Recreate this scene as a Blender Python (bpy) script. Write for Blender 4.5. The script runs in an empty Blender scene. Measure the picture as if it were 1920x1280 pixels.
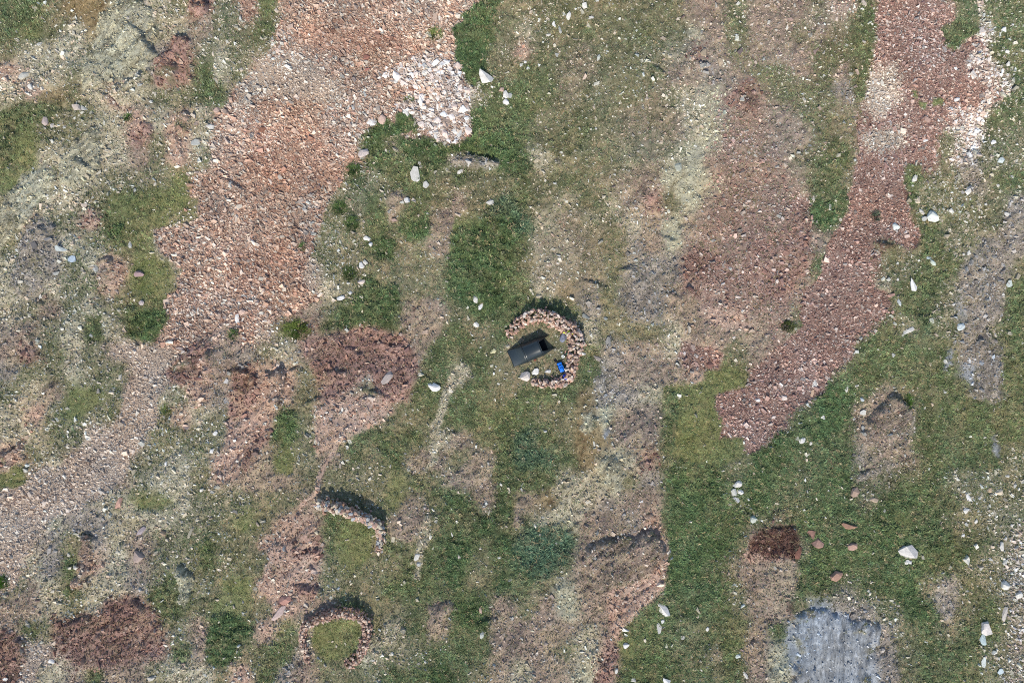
import bpy, bmesh, math, random
import numpy as np
from mathutils import Vector, Matrix

random.seed(7)
RNG = np.random.default_rng(7)
SC = bpy.context.scene
COL = SC.collection
R = math.radians

# ------------------------------------------------------------------ camera, sky, sun, exposure
CAM_H = 51.2
PPM = 25.0                      # photograph pixels (1920 wide) per metre on the ground

cam_data = bpy.data.cameras.new('camera')
cam_data.sensor_width = 36.0
cam_data.lens = 24.0
cam_data.clip_end = 2000.0
cam = bpy.data.objects.new('camera', cam_data)
cam.location = (0, 0, CAM_H)
cam.rotation_euler = (0, 0, 0)
COL.objects.link(cam)
SC.camera = cam

SUN_EL, SUN_AZ = R(43), R(191)      # azimuth clockwise from +Y: light comes from the south, a touch west
world = bpy.data.worlds.new('World')
SC.world = world
world.use_nodes = True
wn = world.node_tree
bg = wn.nodes['Background']
sky = wn.nodes.new('ShaderNodeTexSky')
sky.sky_type = 'NISHITA'
sky.sun_disc = False
sky.sun_elevation = SUN_EL
sky.sun_rotation = SUN_AZ
sky.altitude = 800
wn.links.new(sky.outputs['Color'], bg.inputs['Color'])
bg.inputs['Strength'].default_value = 0.15

sun_data = bpy.data.lights.new('sun', 'SUN')
sun_data.energy = 3.3
sun_data.angle = R(0.5)
sun_data.color = (1.0, 0.94, 0.80)
sun = bpy.data.objects.new('sun', sun_data)
sd = Vector((math.sin(SUN_AZ) * math.cos(SUN_EL), math.cos(SUN_AZ) * math.cos(SUN_EL), math.sin(SUN_EL)))
sun.rotation_euler = sd.to_track_quat('Z', 'Y').to_euler()
sun.location = (0, -20, 60)
COL.objects.link(sun)

vs = SC.view_settings
SC.display_settings.display_device = 'sRGB'
vs.view_transform = 'Standard'
vs.look = 'None'
vs.exposure = 0.50
vs.gamma = 1.0
vs.use_curve_mapping = False
SC.cycles.use_denoising = False
SC.cycles.max_bounces = 6
SC.cycles.pixel_filter_type = 'BLACKMAN_HARRIS'
SC.cycles.filter_width = 1.0


# ------------------------------------------------------------------ helpers
def lin(c):
    c = np.asarray(c, float) / 255.0
    return np.where(c <= 0.04045, c / 12.92, ((c + 0.055) / 1.055) ** 2.4)


def P(px, py, z=0.0):
    """Ground point (metres) of a photograph pixel; z = the height at which the thing was seen."""
    k = (CAM_H - z) / CAM_H
    return ((px - 960) / PPM * k, (640 - py) / PPM * k)


TAB = np.random.default_rng(3).random((16, 256, 256)).astype(np.float32)


def vnoise(x, y, seed):
    t = TAB[seed % 16]
    ox, oy = (seed * 37.17) % 200, (seed * 91.7) % 200
    x = x + ox
    y = y + oy
    xi = np.floor(x).astype(np.int64)
    yi = np.floor(y).astype(np.int64)
    fx = (x - xi).astype(np.float32)
    fy = (y - yi).astype(np.float32)
    fx = fx * fx * (3 - 2 * fx)
    fy = fy * fy * (3 - 2 * fy)
    x0, x1, y0, y1 = xi & 255, (xi + 1) & 255, yi & 255, (yi + 1) & 255
    a = t[y0, x0] * (1 - fx) + t[y0, x1] * fx
    b = t[y1, x0] * (1 - fx) + t[y1, x1] * fx
    return (a * (1 - fy) + b * fy) - 0.5


def fbm(x, y, wl, octv, seed, gain=0.5):
    s, amp, tot = 0.0, 1.0, 0.0
    for o in range(octv):
        s = s + amp * vnoise(x / wl, y / wl, seed + o * 5)
        tot += amp
        amp *= gain
        wl *= 0.47
    return s / tot * 2          # about -1 .. 1


def sstep(a, b, x):
    t = np.clip((x - a) / (b - a), 0, 1)
    return t * t * (3 - 2 * t)


def poly_sd(px, py, pts):
    """signed distance (inside positive) to a polygon"""
    n = len(pts)
    d = np.full(px.shape, 1e9)
    ins = np.zeros(px.shape, bool)
    for i in range(n):
        ax, ay = pts[i]
        bx, by = pts[(i + 1) % n]
        ex, ey = bx - ax, by - ay
        t = np.clip(((px - ax) * ex + (py - ay) * ey) / (ex * ex + ey * ey + 1e-9), 0, 1)
        d = np.minimum(d, (px - ax - t * ex) ** 2 + (py - ay - t * ey) ** 2)
        if ay != by:
            c = ((ay > py) != (by > py)) & (px < (bx - ax) * (py - ay) / (by - ay) + ax)
            ins ^= c
    d = np.sqrt(d)
    return np.where(ins, d, -d)


def line_poly(pts, w):
    """polygon around a polyline with widths"""
    L, Rr = [], []
    for i, (x, y) in enumerate(pts):
        a = pts[max(i - 1, 0)]
        b = pts[min(i + 1, len(pts) - 1)]
        dx, dy = b[0] - a[0], b[1] - a[1]
        l = math.hypot(dx, dy) or 1
        ww = w[i] if isinstance(w, (list, tuple)) else w
        L.append((x - dy / l * ww, y + dx / l * ww))
        Rr.append((x + dy / l * ww, y - dx / l * ww))
    return L + Rr[::-1]


def mat_nodes(name):
    m = bpy.data.materials.new(name)
    m.use_nodes = True
    nt = m.node_tree
    return m, nt, nt.nodes['Principled BSDF']


def mat_vcol(name, scales=((9, 0.35), (30, 0.35)), rough=0.92, transl=0.0, bump=0.0):
    m, nt, b = mat_nodes(name)
    at = nt.nodes.new('ShaderNodeAttribute')
    at.attribute_name = 'tone'
    cur = at.outputs['Color']
    tc = nt.nodes.new('ShaderNodeTexCoord')
    last = None
    for sc, amt in scales:
        n = nt.nodes.new('ShaderNodeTexNoise')
        n.inputs['Scale'].default_value = sc
        n.inputs['Detail'].default_value = 3
        nt.links.new(tc.outputs['Object'], n.inputs['Vector'])
        mr = nt.nodes.new('ShaderNodeMapRange')
        mr.inputs['From Min'].default_value = 0.3
        mr.inputs['From Max'].default_value = 0.7
        mr.inputs['To Min'].default_value = 1 - amt
        mr.inputs['To Max'].default_value = 1 + amt
        nt.links.new(n.outputs['Fac'], mr.inputs['Value'])
        mx = nt.nodes.new('ShaderNodeVectorMath')
        mx.operation = 'SCALE'
        nt.links.new(cur, mx.inputs[0])
        nt.links.new(mr.outputs['Result'], mx.inputs['Scale'])
        cur = mx.outputs['Vector']
        last = n
    nt.links.new(cur, b.inputs['Base Color'])
    b.inputs['Roughness'].default_value = rough
    b.inputs['Specular IOR Level'].default_value = 0.12
    if bump and last:
        bp = nt.nodes.new('ShaderNodeBump')
        bp.inputs['Strength'].default_value = bump
        bp.inputs['Distance'].default_value = 0.05
        nt.links.new(last.outputs['Fac'], bp.inputs['Height'])
        nt.links.new(bp.outputs['Normal'], b.inputs['Normal'])
    if transl:
        tr = nt.nodes.new('ShaderNodeBsdfTranslucent')
        nt.links.new(cur, tr.inputs['Color'])
        mixs = nt.nodes.new('ShaderNodeMixShader')
        mixs.inputs['Fac'].default_value = transl
        nt.links.new(b.outputs[0], mixs.inputs[1])
        nt.links.new(tr.outputs[0], mixs.inputs[2])
        nt.links.new(mixs.outputs[0], nt.nodes['Material Output'].inputs['Surface'])
    return m


def mat_objcol(name, sc=7, amt=0.28, rough=0.88):
    """stone whose own colour is the object's colour, mottled by noise"""
    m, nt, b = mat_nodes(name)
    oi = nt.nodes.new('ShaderNodeObjectInfo')
    tc = nt.nodes.new('ShaderNodeTexCoord')
    add = nt.nodes.new('ShaderNodeVectorMath')
    add.operation = 'ADD'
    sc3 = nt.nodes.new('ShaderNodeVectorMath')
    sc3.operation = 'SCALE'
    nt.links.new(oi.outputs['Location'], sc3.inputs[0])
    sc3.inputs['Scale'].default_value = 3.3
    nt.links.new(tc.outputs['Object'], add.inputs[0])
    nt.links.new(sc3.outputs['Vector'], add.inputs[1])
    n = nt.nodes.new('ShaderNodeTexNoise')
    n.inputs['Scale'].default_value = sc
    n.inputs['Detail'].default_value = 5
    n.inputs['Roughness'].default_value = 0.65
    nt.links.new(add.outputs['Vector'], n.inputs['Vector'])
    mr = nt.nodes.new('ShaderNodeMapRange')
    mr.inputs['From Min'].default_value = 0.28
    mr.inputs['From Max'].default_value = 0.72
    mr.inputs['To Min'].default_value = 1 - amt
    mr.inputs['To Max'].default_value = 1 + amt * 0.7
    nt.links.new(n.outputs['Fac'], mr.inputs['Value'])
    mx = nt.nodes.new('ShaderNodeVectorMath')
    mx.operation = 'SCALE'
    nt.links.new(oi.outputs['Color'], mx.inputs[0])
    nt.links.new(mr.outputs['Result'], mx.inputs['Scale'])
    nt.links.new(mx.outputs['Vector'], b.inputs['Base Color'])
    b.inputs['Roughness'].default_value = rough
    b.inputs['Specular IOR Level'].default_value = 0.2
    bp = nt.nodes.new('ShaderNodeBump')
    bp.inputs['Strength'].default_value = 0.6
    bp.inputs['Distance'].default_value = 0.03
    nt.links.new(n.outputs['Fac'], bp.inputs['Height'])
    nt.links.new(bp.outputs['Normal'], b.inputs['Normal'])
    return m


def mat_plain(name, col, rough=0.5, spec=0.4, noise=0.15, sc=20, bump=0.0):
    m, nt, b = mat_nodes(name)
    c = lin(col)
    tc = nt.nodes.new('ShaderNodeTexCoord')
    n = nt.nodes.new('ShaderNodeTexNoise')
    n.inputs['Scale'].default_value = sc
    n.inputs['Detail'].default_value = 4
    nt.links.new(tc.outputs['Object'], n.inputs['Vector'])
    rp = nt.nodes.new('ShaderNodeValToRGB')
    rp.color_ramp.elements[0].position = 0.3
    rp.color_ramp.elements[1].position = 0.7
    rp.color_ramp.elements[0].color = (*(c * (1 - noise)), 1)
    rp.color_ramp.elements[1].color = (*np.clip(c * (1 + noise), 0, 1), 1)
    nt.links.new(n.outputs['Fac'], rp.inputs['Fac'])
    nt.links.new(rp.outputs['Color'], b.inputs['Base Color'])
    b.inputs['Roughness'].default_value = rough
    b.inputs['Specular IOR Level'].default_value = spec
    if bump:
        bp = nt.nodes.new('ShaderNodeBump')
        bp.inputs['Strength'].default_value = bump
        bp.inputs['Distance'].default_value = 0.02
        nt.links.new(n.outputs['Fac'], bp.inputs['Height'])
        nt.links.new(bp.outputs['Normal'], b.inputs['Normal'])
    return m


def mesh_np(name, verts, faces, cols=None, material=None, smooth=False):
    """mesh from numpy arrays; faces (F,3) or (F,4)"""
    me = bpy.data.meshes.new(name)
    V, F = np.asarray(verts, np.float32), np.asarray(faces, np.int32)
    k = F.shape[1]
    me.vertices.add(len(V))
    me.vertices.foreach_set('co', V.ravel())
    me.loops.add(F.size)
    me.loops.foreach_set('vertex_index', F.ravel())
    me.polygons.add(len(F))
    me.polygons.foreach_set('loop_start', np.arange(0, F.size, k, dtype=np.int32))
    me.polygons.foreach_set('loop_total', np.full(len(F), k, np.int32))
    me.polygons.foreach_set('use_smooth', np.full(len(F), smooth, bool))
    if cols is not None:
        a = me.attributes.new('tone', 'FLOAT_COLOR', 'POINT')
        c4 = np.ones((len(V), 4), np.float32)
        c4[:, :3] = cols
        a.data.foreach_set('color', c4.ravel())
    me.update(calc_edges=True)
    if material:
        me.materials.append(material)
    return me


def link(name, me, parent=None):
    o = bpy.data.objects.new(name, me)
    COL.objects.link(o)
    if parent is not None:
        o.parent = parent
    return o


def tag(o, label=None, cat=None, group=None, kind=None):
    if label:
        o['label'] = label
    if cat:
        o['category'] = cat
    if group:
        o['group'] = group
    if kind:
        o['kind'] = kind
    return o


def bm_obj(name, bm, material, parent=None, smooth=True):
    me = bpy.data.meshes.new(name)
    bm.to_mesh(me)
    bm.free()
    me.polygons.foreach_set('use_smooth', np.full(len(me.polygons), smooth, bool))
    me.materials.append(material)
    return link(name, me, parent)


# ------------------------------------------------------------------ what covers the ground, read off the hillside
# one letter per 1.6 m square, north row first
COVER = """
ggouuksnmemfyppppppppwgoommmoooohhghhhofgrrrrggg
gyonuksnnhmogfpfffffpqdonmogooyokhghhohogrrrgwgg
onnnmkksemnmmppfffffpqdofgohoomnehghhhgggrrrrwgg
fnnmnkksegnmppppppqwwwgogdhhoomhhshgghghgqrrrwwg
nfuonfnmmggppppppppqwwmggdhooohmnkhegggsgqrgrwwg
gggmmnfnfnppppppppdmwwdggoogohhhnkhhhggohqrrwwgg
gymmnnemfnppfpppqdmgmwdggoggohhhnkhhhhgohqrrowmm
gynnnnhmfmppppppfdggdsgddnooonhnkhhhhogghqrrosmm
ynonnmmoypppppfpgmggogoogogohhhkkkhhhhgorrgmmsgg
mmnnmgdgyppppppmmghgohotgongnheokhhhhrggrrgmmnos
mfmmegoypppfpppmmgoghygttnfnonhkhhhhhedgrrrgmmos
mnsnmgonqpppfpmmmdoohyoggnnooshkhhheeehrrohgmmss
nnsmnfyyqpppppqmmooooddgonnoossseeheeegrromggsso
nsnmmfyyqppppqqnmdoooddggnusosshefhhehorrnggmssg
nmhmnmggqppfpphmdddhhodggggsosshhfhhhorrrrggmbsg
shmngngdqpfpqyeggdghhgogooonooonhhhhhgrrrgmgmsmg
heonmqqqpfhsmnheeshhgggoooogshhnhfohrrrrgggggssg
smmnmmqqefheffmeeseggngoooogshhhfyyrrrrggggggbbg
mnhyymqnmfseffoehoeggggogggussnyyyrrrrddghogggsg
nfmymmqmfnmffdofffooggggGooukhhgyyrrrgddhhsggggg
nnmmqqqmmmmfedmeggggnhggtgouuhhgyyrrdddghhsggggg
fmnqqqmmnmfehymhgoghhohgttgukkegggoddgggsshggggm
yqqqqqmnnmfhhhoommygohhgggnnkosdgdodgogdhsogmmmm
qqqqnnyynmmmoohoooyhgdhdhunnshhgdgmdoogghggggmmm
qqnssnnnmmoyoffgyyhhogdgonkhhsfgdggmegggggygmmmm
qqsmsnhmmdmofeegyogogdgdttthhhfgddoeehgggdggggmn
qnsgfnhmmgmooehmyooggdoggtohhefgdohehggggggggmmn
mhngnnsggmoyffemoogggdodgokhhffdggmhhggsmgdosgmm
hhnmnheggoyyofhhgooghddhohkhhfggggmhhobssmddsogn
hgmfehhemhddfgnoyonghgdhhhhnhggooogh gbbbssoyoggn
eqqhehheghdoggsoynmmgdghhhoneygoohghkbbbbsoyygmn
eqnhghhmnnofgshoomggdgohnhhkegggooghksbbbsoyygmm
""".replace(' ', '').lower().split()
COVER = [list(r) for r in COVER]
for r in range(16):
    for c in range(11, 22):
        if COVER[r][c] == 'f':
            COVER[r][c] = 'c'      # reddish stones of the scree, not bare rock
for r in range(32):
    for c in range(43, 48):
        if COVER[r][c] == 'n':
            COVER[r][c] = 'm'
        elif COVER[r][c] == 'y' and r > 24:
            COVER[r][c] = 'g'
assert len(COVER) == 32 and all(len(r) == 48 for r in COVER), [(i, len(r)) for i, r in enumerate(COVER) if len(r) != 48]

# ground sRGB, plant sRGB, plant cover, blade length, straw mottling, stone cover, stone size, palette, relief of ledges, hummocks
TYPES = {
    'g': ((90, 94, 66), (122, 135, 94), 1.0, .15, .26, .02, .09, 'pale', .00, .8),
    'd': ((78, 90, 58), (106, 126, 84), 1.0, .18, .14, .006, .09, 'pale', .00, .9),
    'y': ((108, 110, 74), (134, 143, 98), 1.0, .10, .15, .012, .08, 'pale', .00, .45),
    'o': ((118, 112, 88), (128, 133, 100), .85, .11, .28, .14, .07, 'pale', .12, .6),
    't': ((80, 96, 74), (106, 128, 100), 1.0, .26, .16, .006, .09, 'pale', .00, .9),
    'm': ((122, 117, 93), (114, 124, 90), .7, .11, .22, .32, .08, 'pale', .2, .5),
    'n': ((158, 150, 128), (130, 134, 104), .5, .10, .22, .48, .08, 'tan', .7, .35),
    'p': ((150, 126, 110), (120, 116, 82), .0, .10, .0, 1.0, .100, 'pink', .22, .0),
    'q': ((156, 138, 122), (120, 116, 82), .0, .10, .0, 1.0, .078, 'greypink', .15, .0),
    'c': ((152, 122, 104), (120, 116, 82), .0, .10, .0, 1.0, .090, 'rust', .25, .0),
    'w': ((146, 130, 120), (120, 116, 82), .0, .10, .0, .9, .13, 'white', .12, .0),
    'r': ((126, 102, 92), (120, 116, 82), .0, .10, .0, 1.0, .078, 'red', .05, .0),
    'e': ((148, 119, 109), (132, 118, 98), .45, .10, .3, .40, .09, 'dark', .9, .4),
    'h': ((142, 124, 110), (136, 132, 108), .65, .10, .3, .42, .07, 'heath', .5, .5),
    'k': ((160, 156, 136), (142, 140, 112), .45, .07, .2, .40, .07, 'lichen', .8, .3),
    's': ((140, 129, 118), (124, 124, 100), .45, .09, .2, .42, .08, 'grey', .7, .35),
    'b': ((136, 139, 142), (120, 118, 92), .0, .09, .0, .10, .08, 'blue', .3, .0),
    'u': ((128, 112, 84), (136, 124, 88), .75, .09, .3, .06, .09, 'tan', .1, .5),
    'x': ((84, 60, 55), (98, 70, 63), 1.0, .20, .1, .06, .09, 'dark', .4, .8),
    'f': ((164, 138, 123), (134, 128, 104), .25, .09, .2, .40, .085, 'pink', .9, .25),
}
# two more tones that mottle each kind of ground
MOTTLE = {
    'g': ((120, 112, 84), (66, 72, 48)), 'd': ((96, 100, 68), (54, 68, 42)), 'y': ((132, 124, 86), (92, 100, 58)),
    'o': ((150, 130, 104), (92, 92, 62)), 't': ((92, 100, 76), (54, 72, 56)), 'm': ((150, 138, 114), (84, 88, 62)),
    'n': ((182, 172, 150), (112, 108, 86)), 'p': ((160, 136, 120), (112, 88, 76)), 'q': ((168, 152, 136), (124, 104, 92)),
    'w': ((170, 156, 146), (112, 98, 88)), 'c': ((168, 132, 112), (122, 84, 70)), 'r': ((136, 114, 102), (92, 68, 62)), 'e': ((174, 148, 132), (110, 86, 78)),
    'h': ((170, 152, 128), (100, 88, 84)), 'k': ((178, 170, 142), (118, 110, 90)), 's': ((160, 150, 138), (106, 98, 90)),
    'b': ((166, 170, 174), (104, 108, 114)), 'u': ((152, 132, 98), (92, 74, 54)), 'f': ((186, 160, 140), (122, 92, 80)), 'x': ((116, 88, 80), (58, 42, 42)),
}
TK = list(TYPES)
TI = {k: i for i, k in enumerate(TK)}
PAL = {
    'pale': [(190, 184, 166), (204, 200, 188), (172, 164, 146), (160, 154, 136), (192, 178, 160)],
    'tan': [(202, 192, 172), (188, 176, 154), (212, 206, 190), (162, 152, 132), (194, 174, 152)],
    'pink': [(206, 182, 162), (190, 164, 146), (216, 198, 180), (174, 150, 134), (196, 168, 148), (164, 130, 112), (194, 184, 170), (156, 140, 128), (182, 148, 128)],
    'greypink': [(202, 186, 170), (186, 170, 154), (210, 200, 186), (172, 158, 146), (192, 174, 156)],
    'rust': [(198, 168, 148), (184, 150, 130), (206, 180, 160), (168, 130, 112), (190, 156, 134), (154, 118, 102)],
    'white': [(226, 216, 208), (200, 184, 172), (222, 216, 210), (184, 164, 150), (206, 192, 180), (172, 152, 140)],
    'red': [(178, 148, 134), (162, 130, 118), (194, 168, 154), (146, 114, 102), (172, 140, 128), (204, 186, 174), (134, 104, 96), (150, 138, 130)],
    'dark': [(150, 116, 102), (130, 98, 86), (166, 136, 120), (112, 86, 80), (178, 152, 134)],
    'heath': [(172, 152, 136), (154, 136, 122), (188, 172, 156), (138, 118, 110), (162, 156, 146)],
    'lichen': [(192, 186, 156), (176, 170, 144), (200, 196, 172), (160, 152, 128)],
    'grey': [(164, 158, 152), (148, 144, 140), (180, 174, 168), (132, 126, 122), (172, 160, 146)],
    'blue': [(170, 175, 180), (154, 158, 164), (188, 190, 192)],
}

# sharper patches: (type, polygon in photograph pixels, edge softness px)
SCREE_L = [(530, 0), (905, 0), (890, 14), (860, 25), (868, 38), (848, 50), (855, 78), (852, 108), (867, 130), (880, 170), (872, 200),
           (886, 240), (880, 255), (830, 270), (800, 258), (760, 262), (745, 235), (725, 215), (700, 222), (690, 240), (656, 282), (640, 315),
           (636, 345), (610, 390), (596, 430), (585, 470), (560, 520), (600, 556), (560, 585), (490, 590), (440, 580), (420, 600), (372, 640), (345, 664),
           (320, 684), (290, 660), (300, 625), (316, 600), (310, 570), (330, 545), (346, 508), (300, 470), (290, 432), (320, 425),
           (374, 416), (378, 372), (430, 352), (440, 340), (400, 300), (395, 270), (410, 250), (400, 215), (430, 190), (460, 150),
           (490, 116), (525, 92), (520, 62), (546, 40)]
TONGUE = [(300, 645), (345, 664), (322, 700), (300, 745), (296, 790), (262, 830), (240, 880), (200, 930), (140, 950), (105, 965), (62, 1000), (40, 1060),
          (22, 1110), (-60, 1130), (-60, 930), (0, 918), (50, 905), (90, 898), (120, 870), (170, 852), (200, 810), (226, 780), (232, 730), (262, 690), (280, 660)]
SCREE_R = [(1655, -40), (1785, -40), (1792, 35), (1777, 47), (1760, 55), (1775, 92), (1790, 95), (1815, 75), (1832, 66), (1850, 90), (1850, 130),
           (1880, 140), (1898, 170), (1880, 184), (1845, 200), (1830, 202), (1800, 230), (1780, 240), (1758, 222), (1742, 250), (1748, 300), (1700, 318), (1696, 345), (1702, 380),
           (1705, 415), (1727, 435), (1715, 470), (1680, 455), (1650, 440), (1620, 450), (1620, 475), (1630, 505), (1627, 535),
           (1665, 552), (1667, 575), (1652, 585), (1637, 602), (1612, 617), (1600, 640), (1595, 670), (1565, 687), (1550, 717),
           (1540, 737), (1500, 760), (1477, 775), (1455, 800), (1435, 810), (1425, 840), (1395, 847), (1390, 830), (1395, 817),
           (1345, 822), (1357, 805), (1352, 785), (1337, 762), (1340, 740), (1360, 732), (1395, 725), (1405, 697), (1430, 672),
           (1455, 660), (1475, 635), (1500, 610), (1495, 590), (1505, 540), (1530, 525), (1540, 490), (1550, 455), (1575, 420),
           (1590, 390), (1595, 350), (1605, 300), (1605, 260), (1600, 225), (1612, 205), (1625, 170), (1627, 130), (1620, 75), (1640, 30)]
WHITE_L = [(775, 108), (817, 100), (860, 120), (866, 150), (880, 170), (872, 205), (886, 240), (880, 255), (830, 270), (812, 262), (800, 242),
           (780, 232), (762, 217), (735, 208), (745, 190), (770, 184), (755, 160), (715, 150), (712, 140), (742, 128)]
WHITE_R = [(1830, -20), (1842, 0), (1842, 30), (1860, 50), (1866, 75), (1850, 96), (1866, 122), (1892, 142), (1898, 172), (1875, 182), (1850, 200), (1832, 200),
           (1838, 186), (1848, 160), (1812, 140), (1810, 120), (1822, 88), (1832, 70), (1830, 30), (1822, 0)]
WHITE_R2 = [(1772, 204), (1824, 198), (1822, 224), (1815, 250), (1834, 276), (1830, 296), (1796, 314), (1775, 302), (1788, 262), (1782, 230)]
PATH_A = line_poly([(872, 684), (852, 707), (838, 738), (830, 765), (822, 785), (815, 812), (818, 836), (811, 866), (795, 882)], [7, 10, 9, 8, 9, 10, 8, 6, 3])
PATH_B = line_poly([(808, 962), (801, 985), (791, 1022), (785, 1050), (781, 1084)], [6, 8, 9, 7, 5])
PATH_C = line_poly([(632, 832), (608, 872), (590, 922), (562, 955), (532, 1000), (512, 1036), (504, 1075), (488, 1092)], [4, 5, 5, 6, 6, 7, 8, 5])
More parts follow.
